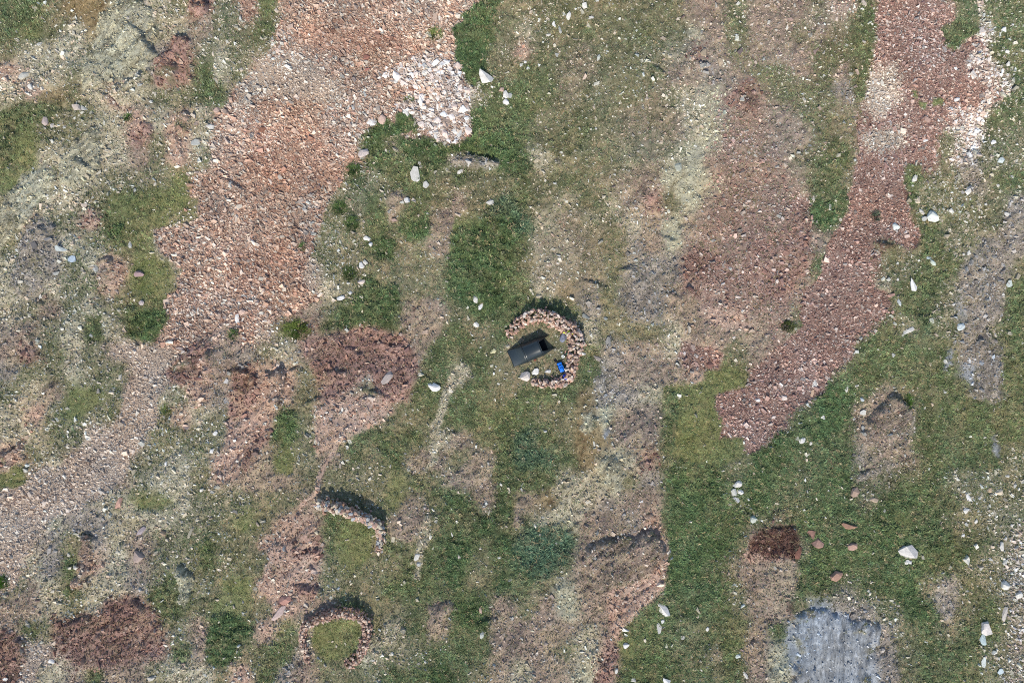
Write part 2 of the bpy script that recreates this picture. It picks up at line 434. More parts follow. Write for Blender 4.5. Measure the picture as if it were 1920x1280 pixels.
PATCHES = [
    ('p', SCREE_L, 3), ('q', TONGUE, 6), ('r', SCREE_R, 3),
    ('c', [(590, 50), (690, 45), (780, 80), (790, 100), (700, 100), (620, 100), (550, 70)], 14, .8),
    ('c', [(470, 225), (560, 240), (650, 270), (640, 345), (560, 370), (450, 330)], 18, .6), ('c', [(430, 480), (560, 440), (590, 440), (560, 520), (440, 560)], 18, .6),
    ('q', [(480, 110), (560, 100), (640, 160), (660, 200), (560, 190), (490, 180), (440, 210)], 14),
    ('w', WHITE_L, 6, .85), ('w', WHITE_R, 6, .75), ('w', WHITE_R2, 8, .6),
    ('q', [(1620, 130), (1680, 120), (1690, 190), (1640, 230), (1612, 200)], 14),
    ('q', [(1610, 250), (1680, 240), (1700, 275), (1620, 285)], 12),
    ('d', [(905, 0), (890, 14), (860, 25), (868, 38), (848, 50), (855, 78), (852, 108), (867, 130), (872, 155), (890, 160), (905, 120), (910, 100), (930, 75), (915, 50), (930, 25), (945, -10)], 2),
    ('d', [(698, 238), (722, 216), (734, 238), (745, 232), (747, 214), (768, 217), (782, 238), (784, 250), (742, 252), (697, 264)], 3),
    ('d', [(745, 262), (800, 262), (830, 275), (880, 262), (960, 240), (975, 300), (920, 290), (820, 290), (760, 300)], 8),
    ('d', [(705, 540), (745, 533), (752, 557), (742, 584), (705, 604), (668, 609), (662, 590), (687, 557)], 4),
    ('d', [(636, 575), (690, 580), (720, 604), (670, 625), (632, 618)], 8),
    ('d', [(845, 430), (960, 400), (975, 470), (940, 540), (960, 570), (900, 590), (840, 560)], 16),
    ('d', [(702, 440), (738, 450), (738, 490), (705, 485)], 5),
    ('d', [(780, 410), (806, 400), (808, 440), (775, 455), (745, 435), (750, 400)], 7),
    ('h', [(820, 392), (852, 392), (848, 440), (842, 476), (826, 478), (816, 440)], 4),
    ('h', [(724, 390), (742, 385), (742, 410), (730, 422)], 3),
    ('y', [(137, 410 + 322), (175, 730), (186, 750), (180, 765), (155, 776), (145, 768), (138, 752)], 3),
    ('y', [(0, 915), (10, 900), (30, 872), (45, 885), (46, 905), (30, 915)], 3),
    ('y', [(205, 360), (300, 352), (340, 360), (376, 372), (374, 414), (310, 425), (290, 430), (298, 500), (344, 508), (330, 545), (312, 562), (250, 540), (255, 470), (210, 440)], 6, .72),
    ('d', [(205, 420), (235, 420), (230, 445), (208, 448)], 3),
    ('d', [(280, 580), (316, 582), (318, 604), (296, 636), (276, 642), (250, 636), (245, 612), (262, 590)], 4),
    ('g', [(165, 590), (195, 590), (195, 640), (160, 635)], 4),
    ('d', [(518, 780), (545, 772), (552, 800), (540, 812), (518, 812)], 4), ('d', [(508, 802), (526, 798), (527, 826), (510, 830)], 3),
    ('y', [(518, 855), (552, 860), (550, 885), (520, 888)], 4),
    ('y', [(1245, 725), (1330, 715), (1395, 690), (1400, 722), (1340, 738), (1335, 765), (1352, 790), (1345, 822), (1392, 820), (1400, 850), (1340, 880), (1250, 850)], 6),
    ('g', [(1248, 720), (1270, 740), (1262, 840), (1250, 860), (1245, 800)], 4),
    ('g', [(1785, -30), (1825, -30), (1830, 32), (1832, 65), (1815, 72), (1790, 95), (1775, 92), (1760, 55), (1777, 47), (1792, 35)], 3),
    ('y', [(1706, 172), (1717, 172), (1718, 188), (1708, 186)], 2), ('y', [(1714, 192), (1730, 196), (1732, 210), (1718, 206)], 2),
    ('y', [(1744, 184), (1764, 186), (1766, 200), (1744, 200)], 2),
    ('g', [(1695, 312), (1726, 305), (1730, 335), (1698, 345)], 3),
    ('d', [(1518, 375), (1560, 372), (1566, 405), (1545, 435), (1522, 412)], 4),
    ('g', [(1590, 60), (1632, 20), (1640, 60), (1625, 160), (1605, 200), (1615, 230), (1605, 210), (1590, 140)], 6),
    ('y', [(644, 988), (680, 992), (700, 1000), (698, 1040), (672, 1060), (640, 1056), (626, 1010)], 6),
    ('y', [(590, 1170), (625, 1160), (665, 1166), (674, 1190), (668, 1212), (640, 1236), (610, 1240), (584, 1215)], 5),
    ('y', [(415, 1085), (470, 1080), (475, 1130), (420, 1140)], 8),
    ('d', [(395, 1155), (440, 1150), (465, 1165), (440, 1200), (455, 1225), (420, 1250), (388, 1240)], 5),
    ('t', [(985, 985), (1070, 985), (1080, 1010), (1060, 1060), (1000, 1080), (960, 1060)], 18, .7),
    ('e', [(1345, 190), (1370, 175), (1385, 160), (1410, 140), (1424, 160), (1420, 200), (1405, 220), (1390, 210)], 5),
    ('e', [(1300, 480), (1420, 480), (1500, 450), (1500, 560), (1460, 580), (1320, 530)], 22, .5),
    ('f', [(1310, 540), (1350, 530), (1400, 590), (1420, 620), (1330, 610)], 10),
    ('r', [(1280, 640), (1340, 655), (1360, 665), (1345, 690), (1280, 690), (1270, 665)], 6),
    ('e', [(560, 640), (640, 620), (700, 610), (760, 630), (790, 690), (770, 750), (720, 760), (690, 700), (640, 740), (600, 720)], 10),
    ('f', [(590, 770), (640, 745), (700, 740), (740, 770), (680, 810), (640, 830), (600, 850), (590, 810)], 8),
    ('e', [(428, 740), (465, 740), (468, 800), (460, 860), (425, 860)], 4), ('f', [(425, 790), (462, 780), (470, 840), (440, 900), (420, 860)], 6),
    ('e', [(310, 700), (345, 660), (365, 640), (400, 640), (400, 700), (372, 712), (320, 712)], 5),
    ('e', [(440, 690), (480, 690), (490, 740), (470, 760), (442, 735)], 5),
    ('e', [(0, 1180), (40, 1190), (52, 1230), (30, 1280), (0, 1290)], 5),
    ('e', [(100, 1160), (180, 1150), (210, 1120), (250, 1110), (300, 1150), (300, 1200), (270, 1240), (150, 1250), (110, 1220)], 12),
    ('f', [(516, 1010), (610, 1020), (600, 1070), (580, 1100), (540, 1090), (520, 1060)], 8),
    ('e', [(545, 1020), (606, 1030), (604, 1045), (560, 1045)], 4), ('e', [(545, 1100), (600, 1090), (590, 1120), (560, 1112)], 4),
    ('f', [(1135, 1110), (1175, 1080), (1220, 1060), (1236, 1000), (1252, 1020), (1256, 1060), (1245, 1100), (1215, 1125), (1180, 1160), (1155, 1200), (1145, 1190)], 4),
    ('f', [(1165, 1020), (1240, 1000), (1250, 1080), (1180, 1110)], 14),
    ('e', [(1148, 1200), (1172, 1190), (1160, 1230), (1140, 1260), (1125, 1255)], 4),
    ('e', [(1400, 1010), (1440, 990), (1490, 980), (1502, 1020), (1498, 1050), (1460, 1055), (1410, 1035)], 4),
    ('h', [(1400, 1050), (1500, 1050), (1488, 1120), (1480, 1160), (1420, 1170), (1400, 1120)], 6),
    ('d', [(1250, 980), (1300, 990), (1290, 1060), (1245, 1100), (1255, 1040)], 6),
    ('y', [(1155, 1200), (1180, 1200), (1165, 1240)], 6),
    ('o', [(980, -40), (1280, -40), (1300, 90), (1230, 130), (1290, 300), (1180, 330), (1160, 400), (1190, 480), (1150, 540), (1080, 560), (1000, 480), (1040, 300), (1000, 180)], 30, .55),
    ('h', [(1300, -40), (1600, -40), (1610, 200), (1520, 330), (1400, 300), (1320, 200)], 40, .35),
    ('r', [(1345, 190), (1425, 210), (1480, 340), (1512, 420), (1500, 560), (1450, 630), (1330, 560), (1280, 480), (1330, 380), (1340, 280)], 28, .55),
    ('d', [(1255, 880), (1700, 880), (1790, 1000), (1700, 1110), (1480, 1130), (1500, 1040), (1400, 980), (1380, 1060), (1340, 1290), (1170, 1290), (1255, 1100)], 30, .5),
    ('m', [(1740, -30), (1930, -30), (1930, 300), (1850, 300), (1880, 200), (1840, 60)], 20, .35),
    ('h', [(1000, 440), (1130, 430), (1140, 530), (1060, 560), (1010, 530)], 20, .4),
    ('x', [(1402, 1004), (1436, 984), (1484, 982), (1500, 1015), (1492, 1046), (1440, 1040), (1406, 1032)], 5, .9),
    ('x', [(1378, 165), (1412, 150), (1422, 200), (1396, 212)], 8, .5),
    ('x', [(100, 1160), (180, 1150), (215, 1118), (262, 1120), (300, 1160), (296, 1200), (262, 1240), (150, 1245), (110, 1220)], 14, .35),
    ('x', [(-10, 1180), (40, 1190), (52, 1225), (30, 1290), (-10, 1290)], 8, .4),
    ('x', [(600, 650), (700, 630), (720, 690), (640, 720), (590, 700)], 12, .3), ('x', [(1640, 455), (1680, 460), (1650, 475)], 3, .7),
    ('x', [(340, 665), (366, 660), (372, 690), (330, 700)], 5, .45), ('x', [(428, 690), (470, 690), (474, 730), (446, 738)], 6, .4),
    ('x', [(1480, 1130), (1494, 1120), (1488, 1160), (1476, 1165)], 4, .5), ('x', [(1622, 780), (1680, 760), (1700, 790), (1640, 830)], 8, .35),
    ('w', [(1896, 1000), (1930, 980), (1930, 1290), (1876, 1290), (1898, 1200), (1886, 1120)], 16, .5),
    ('n', PATH_A, 3), ('n', PATH_B, 3), ('f', PATH_C, 3),
]
# rock outcrops: (polygon px, letter, height m, strike deg, ridge amplitude, ridge wavelength, label)
OUTCROPS = [
    ([(1492, 1150), (1520, 1140), (1545, 1142), (1580, 1150), (1600, 1165), (1625, 1165), (1650, 1172), (1645, 1200), (1630, 1230), (1625, 1262), (1640, 1300), (1480, 1300), (1494, 1230), (1488, 1180)],
     'b', .25, 86, .11, .30, 'blue-grey ribbed rock slab at the bottom edge of the slope'),
    ([(1808, 500), (1840, 490), (1862, 520), (1855, 560), (1850, 620), (1872, 650), (1880, 690), (1870, 745), (1838, 752), (1815, 740), (1828, 690), (1822, 640), (1812, 600), (1806, 550)],
     's', .10, 84, .06, .25, 'long grey-blue rock streak sunk in grass at the right side'),
    ([(1772, 648), (1780, 650), (1784, 680), (1776, 702), (1770, 690)], 'b', .18, 88, .05, .2, 'narrow pale rock rib beside the long grey-blue streak'),
    ([(1862, 815), (1872, 812), (1872, 840), (1880, 856), (1862, 852)], 'b', .15, 85, .04, .2, 'small bluish rock rib alone in grass below the long streak'),
    ([(1622, 790), (1648, 755), (1668, 738), (1700, 752), (1712, 775), (1706, 800), (1702, 840), (1688, 868), (1660, 862), (1640, 880), (1622, 885), (1628, 850), (1616, 820)],
     'h', .40, 24, .10, .4, 'brown and grey rock dome rising from the right-hand grass'),
    ([(1598, 895), (1640, 872), (1658, 872), (1650, 888), (1622, 900), (1604, 908)], 's', .3, 30, .06, .3, 'low grey rock step under the brown and grey dome'),
    ([(506, 700), (524, 690), (534, 705), (532, 738), (528, 762), (512, 758), (505, 735)], 'f', .5, 75, .10, .4, 'pinkish-grey rock block standing out of the red ground'),
    ([(845, 302), (870, 294), (905, 297), (936, 308), (930, 318), (895, 318), (862, 312)], 's', .40, 165, .08, .3, 'cracked rock ledge in the grass below the white stone pile'),
    ([(156, 1005), (172, 1002), (176, 1020), (172, 1042), (168, 1062), (160, 1082), (162, 1095), (140, 1102), (134, 1094), (144, 1076), (150, 1050), (160, 1030)], 'f', .45, 75, .07, .35, 'tan sandstone rib broken by cracks in the lower left'),
    ([(330, 1062), (345, 1060), (358, 1078), (358, 1120), (352, 1138), (334, 1130), (330, 1100)], 'k', .40, 80, .10, .3, 'pale lichened rock hump in mixed grass'),
    ([(362, 8), (376, 4), (392, 10), (388, 32), (372, 36), (358, 26)], 'e', .45, 60, .10, .3, 'dark purple rock knob near the top left'),
    ([(296, 118), (310, 105), (330, 70), (350, 68), (356, 84), (336, 110), (335, 140), (318, 165), (294, 158)], 'e', .45, 55, .14, .35, 'brown broken rock rib below the dark purple knob'),
    ([(250, 90), (290, 80), (300, 110), (284, 128), (250, 130), (225, 122)], 'k', .30, 50, .08, .3, 'cream lichened rock patch left of the brown broken rib'),
    ([(228, 118), (200, 150), (185, 164), (182, 158), (204, 128), (220, 112)], 'k', .20, 48, .06, .2, 'straw-coloured thin rock blade pointing down-left'),
    ([(336, 220), (350, 216), (360, 230), (352, 245), (338, 255), (332, 275), (318, 272), (324, 250)], 'f', .35, 60, .08, .25, 'pale orange rock hump beside the pink scree'),
    ([(262, 240), (285, 225), (292, 245), (280, 275), (265, 270)], 'e', .3, 70, .1, .3, 'purple-brown rock patch left of the pale orange hump'),
    ([(190, 490), (205, 478), (216, 488), (214, 505), (204, 520), (196, 540), (186, 548), (188, 520)], 'f', .45, 60, .12, .3, 'orange-brown split rock in the left-hand grass'),
    ([(0, 846), (22, 838), (36, 828), (52, 830), (40, 850), (20, 872), (0, 890)], 'f', .5, 40, .08, .4, 'large tan rock slab at the left edge'),
    ([(1092, 1040), (1112, 1020), (1190, 1000), (1225, 985), (1238, 1005), (1245, 1040), (1215, 1075), (1165, 1100), (1120, 1110), (1096, 1080)], 'h', .40, 40, .14, .5, 'purple-brown heathery rock bluff with a red lower rim'),
    ([(968, 945), (985, 935), (992, 950), (978, 985), (962, 990)], 'h', .25, 70, .08, .3, 'small grey-brown rock lump in grass above the rushes'),
    ([(1120, 860), (1150, 850), (1170, 868), (1165, 900), (1158, 930), (1142, 920), (1128, 900)], 'k', .2, 60, .06, .25, 'pale green lichened rock face between two grass slopes'),
    ([(1090, 775), (1110, 765), (1120, 790), (1105, 812), (1092, 805)], 'k', .18, 55, .06, .25, 'round lichened rock patch edged by orange moss'),
    ([(1134, 806), (1146, 800), (1148, 812), (1138, 828), (1132, 820)], 'b', .2, 65, .04, .2, 'small bluish slab beside the round lichened patch'),
    ([(1115, 705), (1135, 700), (1138, 730), (1126, 742), (1116, 728)], 's', .25, 75, .05, .25, 'grey upright slab below the tent wall'),
    ([(320, 690), (345, 676), (352, 670), (355, 682), (335, 696), (322, 702)], 'f', .35, 28, .05, .25, 'salmon-red rock tongue next to dark gullies'),
    ([(376, 675), (392, 655), (398, 660), (398, 700), (384, 712), (376, 705)], 'f', .4, 82, .14, .25, 'grooved salmon rock with black cracks'),
    ([(1045, 190 + 110), (1050, 296), (1052, 303), (1047, 306)], 's', .1, 60, .03, .2, 'tiny grey rock tip in olive grass'),
    ([(186, 24), (250, -10), (288, 26), (300, 80), (224, 100), (206, 126), (180, 160), (160, 190), (150, 150), (168, 90)], 'k', .15, 50, .07, .3, 'wide pale grey bedrock patch at the top left corner meadow'),
    ([(250, 136), (290, 132), (282, 168), (262, 190), (232, 196), (205, 180), (232, 160)], 'n', .2, 50, .08, .3, 'pinkish-grey tilted bedrock under the cream lichened patch'),
    ([(70, 402), (112, 418), (104, 450), (84, 486), (62, 530), (34, 566), (18, 520), (48, 452)], 's', .2, 52, .08, .35, 'long grey bedrock strip running down the left turf'),
    ([(140, 262), (178, 238), (196, 250), (186, 318), (150, 352), (112, 340), (120, 300)], 'k', .22, 52, .09, .35, 'pale grey fissured bedrock right of the left meadow'),
    ([(0, 392), (44, 330), (92, 306), (110, 330), (74, 392), (24, 452), (0, 470)], 'k', .15, 52, .07, .3, 'pale ribbed bedrock at the left edge below the meadow'),
    ([(805, 1130), (838, 1128), (852, 1140), (836, 1165), (826, 1180), (812, 1200), (800, 1205), (806, 1170)], 'h', .22, 60, .08, .35, 'brown bare bank in the green rushes'),
]

# ------------------------------------------------------------------ ground fields
STEP = 0.12
GX = np.arange(-42.0, 42.0 + 1e-6, STEP)
GY = np.arange(-29.0, 29.0 + 1e-6, STEP)
NX, NY = len(GX), len(GY)
X, Y = np.meshgrid(GX, GY)
PX, PY = X * PPM + 960, 640 - Y * PPM
wx = fbm(X, Y, 2.6, 4, 11) * 14
wy = fbm(X, Y, 2.6, 4, 12) * 14
wx2 = fbm(X, Y, 1.1, 4, 13, .7) * 8
wy2 = fbm(X, Y, 1.1, 4, 14, .7) * 8



def flow(wl, octv, seed, ratio=2.4, gain=.6):
    """noise drawn out along the strike, which turns from 46 deg on the left to 84 deg on the right"""
    out = 0
    for a, c in ((46, -.75), (64, .0), (84, .75)):
        w = np.clip(1 - np.abs(X / 38.4 - c) / .75, 0, 1)
        if c < 0:
            w = np.where(X / 38.4 < c, 1, w)
        if c > 0:
            w = np.where(X / 38.4 > c, 1, w)
        a = R(a)
        u1, u2 = X * math.cos(a) + Y * math.sin(a), -X * math.sin(a) + Y * math.cos(a)
        out = out + w * fbm(u1 / ratio, u2, wl, octv, seed, gain)
    return out


one = np.zeros((len(TK), 34, 50), np.float32)
for r in range(34):
    for c in range(50):
        one[TI[COVER[min(max(r - 1, 0), 31)][min(max(c - 1, 0), 47)]], r, c] = 1
u = np.clip((PX + wx) / 40 + 0.5, 0, 48.999)
v = np.clip((PY + wy) / 40 + 0.5, 0, 32.999)
ui, vi = u.astype(int), v.astype(int)
fu, fv = (u - ui).astype(np.float32), (v - vi).astype(np.float32)
W = np.empty((len(TK), NY, NX), np.float32)
for t in range(len(TK)):
    o = one[t]
    b = (o[vi, ui] * (1 - fu) + o[vi, ui + 1] * fu) * (1 - fv) + (o[vi + 1, ui] * (1 - fu) + o[vi + 1, ui + 1] * fu) * fv
    W[t] = np.where(b > 0.001, np.exp(5.0 * (b + 0.36 * flow(1.2, 5, 20 + t, 2.6, .75))), 0)
W /= W.sum(0)


def paint(letter, pts, soft, warp=1.0, amount=1.0):
    xs = [p[0] for p in pts]
    ys = [p[1] for p in pts]
    m = 30
    i0, i1 = np.searchsorted(GX, (min(xs) - m - 960) / PPM), np.searchsorted(GX, (max(xs) + m - 960) / PPM)
    j0, j1 = np.searchsorted(GY, (640 - max(ys) - m) / PPM), np.searchsorted(GY, (640 - min(ys) + m) / PPM)
    if i1 <= i0 or j1 <= j0:
        return None
    s = (slice(j0, j1), slice(i0, i1))
    d = poly_sd(PX[s] + wx2[s] * warp, PY[s] + wy2[s] * warp, pts)
    a = (sstep(-soft, soft, d) * amount).astype(np.float32)
    if letter:
        W[(slice(None),) + s] *= (1 - a)
        W[(TI[letter],) + s] += a
    return s, d, a


for pt in PATCHES:
    paint(pt[0], pt[1], pt[2], 1.0, pt[3] if len(pt) > 3 else 1.0)

REGION = np.zeros((NY, NX), np.int32)


def region(pts, rid, warp=1.0):
    q = paint(None, pts, 1, warp)
    if q:
        s, d, a = q
        REGION[s] = np.where(d > 0, rid, REGION[s])


region(SCREE_L, 1)
region(TONGUE, 1)
region(SCREE_R, 2)
region(WHITE_L, 1)
region(WHITE_R, 2)
region(WHITE_R2, 2)
region(PATH_A, 3)
region(PATH_B, 4)
region(PATH_C, 5)


def field(k):
    return np.tensordot(np.array([TYPES[t][k] for t in TK], np.float32), W, 1)


# ledges and hummocks
def strike(a):
    a = R(a)
    return X * math.cos(a) + Y * math.sin(a), -X * math.sin(a) + Y * math.cos(a)


Z = 0.30 * fbm(X, Y, 9, 2, 40) + 0.10 * fbm(X, Y, 2.6, 2, 41)
S1, S2 = strike(48)
rv = fbm(S1 / 2.6, S2, 1.0, 4, 42) * 2.2 + fbm(X, Y, 3, 2, 43) * 1.2
fr = rv - np.floor(rv)
ter = np.floor(rv) + sstep(0.0, 0.45, fr)
LED = np.tensordot(np.array([TYPES[t][8] for t in TK], np.float32), W, 1)
rib = 1 - np.abs(fbm(S1 / 5.0, S2 + .25 * fbm(X, Y, 1.6, 2, 39), 0.55, 4, 44, .65)) * 2
Z += LED * (0.17 * ter + 0.16 * rib)
HUM = np.tensordot(np.array([TYPES[t][9] for t in TK], np.float32), W, 1)
hn = fbm(X, Y, 0.95, 3, 45)
Z += HUM * (0.20 * np.sqrt(np.abs(hn) + .01) - .08) * sstep(-.8, .5, fbm(X, Y, 7, 2, 46) + 0.15)
BAND = np.zeros((NY, NX), np.float32)      # mineral banding of the bare rock
# turf hummocks: rounded tussock mounds standing shoulder to shoulder
cell = .52
gxi, gyi = np.floor(X / cell).astype(int), np.floor(Y / cell).astype(int)
hr = np.random.default_rng(77).random((3, 256, 256)).astype(np.float32)
F1 = np.full(X.shape, 9.0, np.float32)
HH = np.zeros(X.shape, np.float32)
for oy in (-1, 0, 1):
    for ox in (-1, 0, 1):
        ci, cj = (gxi + ox), (gyi + oy)
        r0, r1, r2 = hr[0][cj & 255, ci & 255], hr[1][cj & 255, ci & 255], hr[2][cj & 255, ci & 255]
        dd = np.hypot((ci + .1 + .8 * r0) * cell - X, (cj + .1 + .8 * r1) * cell - Y) / (.75 + .5 * r2)
        m = dd < F1
        F1 = np.where(m, dd, F1)
        HH = np.where(m, .5 + .8 * r2, HH)
Z += HUM * .24 * HH * np.clip(1 - (F1 / .40) ** 2, -.3, 1) * sstep(-.5, .4, fbm(X, Y, 6, 3, 38) + .12)

# low rock steps: sharp on their north side, easing out to the south
LEDGES = [
    ([(232, 42), (262, 60), (284, 98)], .40), ([(270, 68), (294, 102)], .35), ([(152, 298), (178, 322)], .45), ([(402, 318), (440, 344), (468, 364)], .40),
    ([(75, 424), (98, 436)], .40), ([(216, 482), (206, 506), (188, 546)], .45), ([(400, 652), (396, 702)], .5), ([(430, 690), (472, 702), (464, 742)], .5),
    ([(560, 762), (612, 738)], .4), ([(538, 704), (560, 686)], .4), ([(520, 688), (538, 726)], .45), ([(545, 1098), (592, 1098), (608, 1116)], .5),
    ([(545, 1044), (612, 1028)], .4), ([(250, 1118), (277, 1152)], .5), ([(150, 1004), (192, 1006)], .5), ([(28, 1194), (52, 1206)], .5),
    ([(860, 296), (905, 294), (938, 316)], .45), ([(1083, 526), (1120, 534), (1148, 552)], .38), ([(1158, 504), (1196, 508)], .40), ([(1243, 544), (1278, 562)], .38),
    ([(1298, 364), (1322, 380)], .35), ([(1228, 438), (1274, 452)], .30), ([(1084, 1030), (1098, 1066)], .45), ([(1098, 1092), (1122, 1108), (1160, 1098)], .45),
    ([(888, 1172), (926, 1158)], .4), ([(1638, 456), (1676, 462)], .35), ([(1420, 985), (1500, 990)], .4), ([(1660, 742), (1702, 752)], .35),
    ([(300, 150), (318, 164)], .4), ([(333, 218), (352, 214), (362, 228)], .35), ([(60, 560), (84, 574)], .4), ([(90, 690), (106, 730)], .45),
    ([(36, 846), (48, 866)], .45), ([(430, 1185), (445, 1210)], .3), ([(258, 1222), (282, 1216)], .45), ([(200, 1200), (236, 1196)], .35), ([(120, 1170), (180, 1160)], .4),
    ([(600, 700), (650, 690)], .4), ([(680, 730), (740, 750)], .4), ([(640, 650), (690, 664)], .4), ([(700, 640), (760, 650)], .35),
    ([(1060, 1000), (1090, 985)], .3), ([(1190, 870), (1215, 862)], .4), ([(1205, 960), (1235, 968)], .4), ([(1130, 790), (1146, 800)], .3),
    ([(1235, 200), (1262, 210)], .35), ([(1290, 110), (1330, 124)], .3), ([(1225, 130), (1250, 140)], .35), ([(200, 190), (232, 206)], .3), ([(240, 150), (256, 160)], .35),
    ([(185, 170), (215, 190)], .35), ([(310, 258), (330, 250)], .3), ([(560, 20), (590, 36)], .25), ([(850, 500), (900, 520)], .3), ([(890, 548), (940, 556)], .3),
]
for pts, hh in LEDGES:
    xs, ys = [p[0] for p in pts], [p[1] for p in pts]
    i0, i1 = np.searchsorted(GX, (min(xs) - 50 - 960) / PPM), np.searchsorted(GX, (max(xs) + 50 - 960) / PPM)
    j0, j1 = np.searchsorted(GY, (640 - max(ys) - 50) / PPM), np.searchsorted(GY, (640 - min(ys) + 50) / PPM)
    s = (slice(j0, j1), slice(i0, i1))
    qx, qy = PX[s] + wx2[s] * 1.3, PY[s] + wy2[s] * 1.3
    best, side, along = np.full(qx.shape, 1e9), np.zeros(qx.shape), np.zeros(qx.shape)
    L = sum(math.dist(pts[i], pts[i + 1]) for i in range(len(pts) - 1))
    acc = 0
    for i in range(len(pts) - 1):
        (ax, ay), (bx, by) = pts[i], pts[i + 1]
        ex, ey = bx - ax, by - ay
        ll = math.hypot(ex, ey)
        t = np.clip(((qx - ax) * ex + (qy - ay) * ey) / ll ** 2, 0, 1)
        dd = np.hypot(qx - ax - t * ex, qy - ay - t * ey)
        nx_, ny_ = -ey / ll, ex / ll
        if ny_ < 0 or (abs(ny_) < .2 and nx_ > 0):
            nx_, ny_ = -nx_, -ny_
        sg = (qx - ax) * nx_ + (qy - ay) * ny_
        m = dd < best
        best = np.where(m, dd, best)
        side = np.where(m, sg, side)
        along = np.where(m, acc + t * ll, along)
        acc += ll
    end = np.clip(1 - ((along / L - .5) * 2) ** 4, 0, 1)
    up = np.where(side > 0, np.exp(-np.maximum(best - 2, 0) / 14), np.exp(-best / 1.2)) * end
    dn = np.where(side <= 0, np.exp(-best / 7), 0) * end
    hh *= .55
    Z[s] += hh * up * sstep(40, 20, best) - .3 * hh * dn

for k, (pts, letter, hh, sa, amp, wl, lab) in enumerate(OUTCROPS):
    q = paint(letter, pts, 4, 1.6, 0.85)
    if not q:
        continue
    s, d, a = q
    turf = sstep(.05, .38, fbm(X[s], Y[s], .9, 4, 90 + k, .7) - .012 * d + .05) * a * .8
    W[(slice(None),) + s] *= (1 - turf)
    W[(TI['o'],) + s] += turf
    a1, a2 = strike(sa)
    rg = 1 - np.abs(fbm(a1[s] / 6.0 + fbm(X[s], Y[s], 1.2, 2, 47) * .3, a2[s] + 0.25 * fbm(X[s], Y[s], 1.5, 2, 48), wl * 1.5, 4, 60 + k, .7)) * 2
    Z[s] += sstep(-2, 7, d) * (hh * 0.6 + amp * 1.7 * rg + hh * .4 * sstep(0, 25, d))
    BAND[s] = np.where(d > -2, fbm(a1[s] / 7.0 + fbm(X[s], Y[s], 1.0, 2, 49) * .2, a2[s] + 0.2 * fbm(X[s], Y[s], 1.2, 2, 50), wl * 1.2, 4, 61 + k, .75), 0)
    REGION[s] = np.where(d > 0, 10 + k, REGION[s])

# keep the camp pitch level
flat = np.exp(-(((X - 1.6) / 2.6) ** 2 + ((Y + .6) / 2.2) ** 2) ** 2)
Z *= (1 - flat)
Z = Z.astype(np.float32)


def zat(x, y):
    i = np.clip(((np.asarray(x) - GX[0]) / STEP), 0, NX - 1.001)
    j = np.clip(((np.asarray(y) - GY[0]) / STEP), 0, NY - 1.001)
    ii, jj = i.astype(int), j.astype(int)
    fi, fj = i - ii, j - jj
    return (Z[jj, ii] * (1 - fi) + Z[jj, ii + 1] * fi) * (1 - fj) + (Z[jj + 1, ii] * (1 - fi) + Z[jj + 1, ii + 1] * fi) * fj


def gidx(x, y):
    return (np.clip(((y - GY[0]) / STEP + .5).astype(int), 0, NY - 1), np.clip(((x - GX[0]) / STEP + .5).astype(int), 0, NX - 1))


GCOL = np.array([lin(TYPES[t][0]) for t in TK], np.float32)
VCOL = np.array([lin(TYPES[t][1]) for t in TK], np.float32)
TONE = np.einsum('tyx,tc->yxc', W, GCOL)
PLANT = np.einsum('tyx,tc->yxc', W, VCOL)
MOT = field(4)
STRAW = lin((182, 164, 130)).astype(np.float32)
MA = np.einsum('tyx,tc->yxc', W, np.array([lin(MOTTLE[t][0]) for t in TK], np.float32))
MB = np.einsum('tyx,tc->yxc', W, np.array([lin(MOTTLE[t][1]) for t in TK], np.float32))
ka = (sstep(0.0, 0.5, flow(0.6, 4, 56, 2.2, .75) + .3 * fbm(X, Y, 4, 2, 57)) * .85)[..., None]
kb = (sstep(0.05, 0.5, flow(0.5, 4, 58, 2.2, .75) + .3 * fbm(X, Y, 5, 2, 59)) * .85)[..., None]
TONE = (TONE * (1 - ka) + MA * ka) * (1 - kb) + MB * kb
kc = sstep(-.1, .45, fbm(X, Y, .55, 3, 34, .6) + .25 * fbm(X, Y, 3, 2, 35))[..., None]
kd = sstep(0.0, .5, fbm(X, Y, .5, 3, 36, .6) + .25 * fbm(X, Y, 4, 2, 37))[..., None]
PLANT = PLANT * (1 + .28 * kc - .34 * kd + .15 * ka - .12 * kb)
mo = sstep(0.05, 0.55, fbm(X, Y, 1.0, 4, 50) + 0.25 * fbm(X, Y, 8, 2, 51)) * MOT
PLANT = PLANT * (1 - mo[..., None]) + STRAW * mo[..., None]
TONE = TONE * (1 - mo[..., None] * .8) + STRAW * .8 * mo[..., None] * .8
vary = (1 + 0.22 * fbm(X, Y, 1.6, 4, 52) + 0.12 * fbm(X, Y, 6, 2, 53))[..., None].astype(np.float32)
warmth = (fbm(X, Y, 3.5, 3, 54) * 0.10)[..., None] * np.array([1, 0.1, -.9], np.float32)
PLANT = np.clip(PLANT * vary * (1 + warmth), 0.005, .9)
TONE = np.clip(TONE * (0.35 * vary + .65) * (1 + warmth) * (1 + .9 * BAND[..., None] * .7), 0.005, .9)
COVERP = field(2)
BLADE = field(3)
COVERS = field(5)
SIZE = field(6)

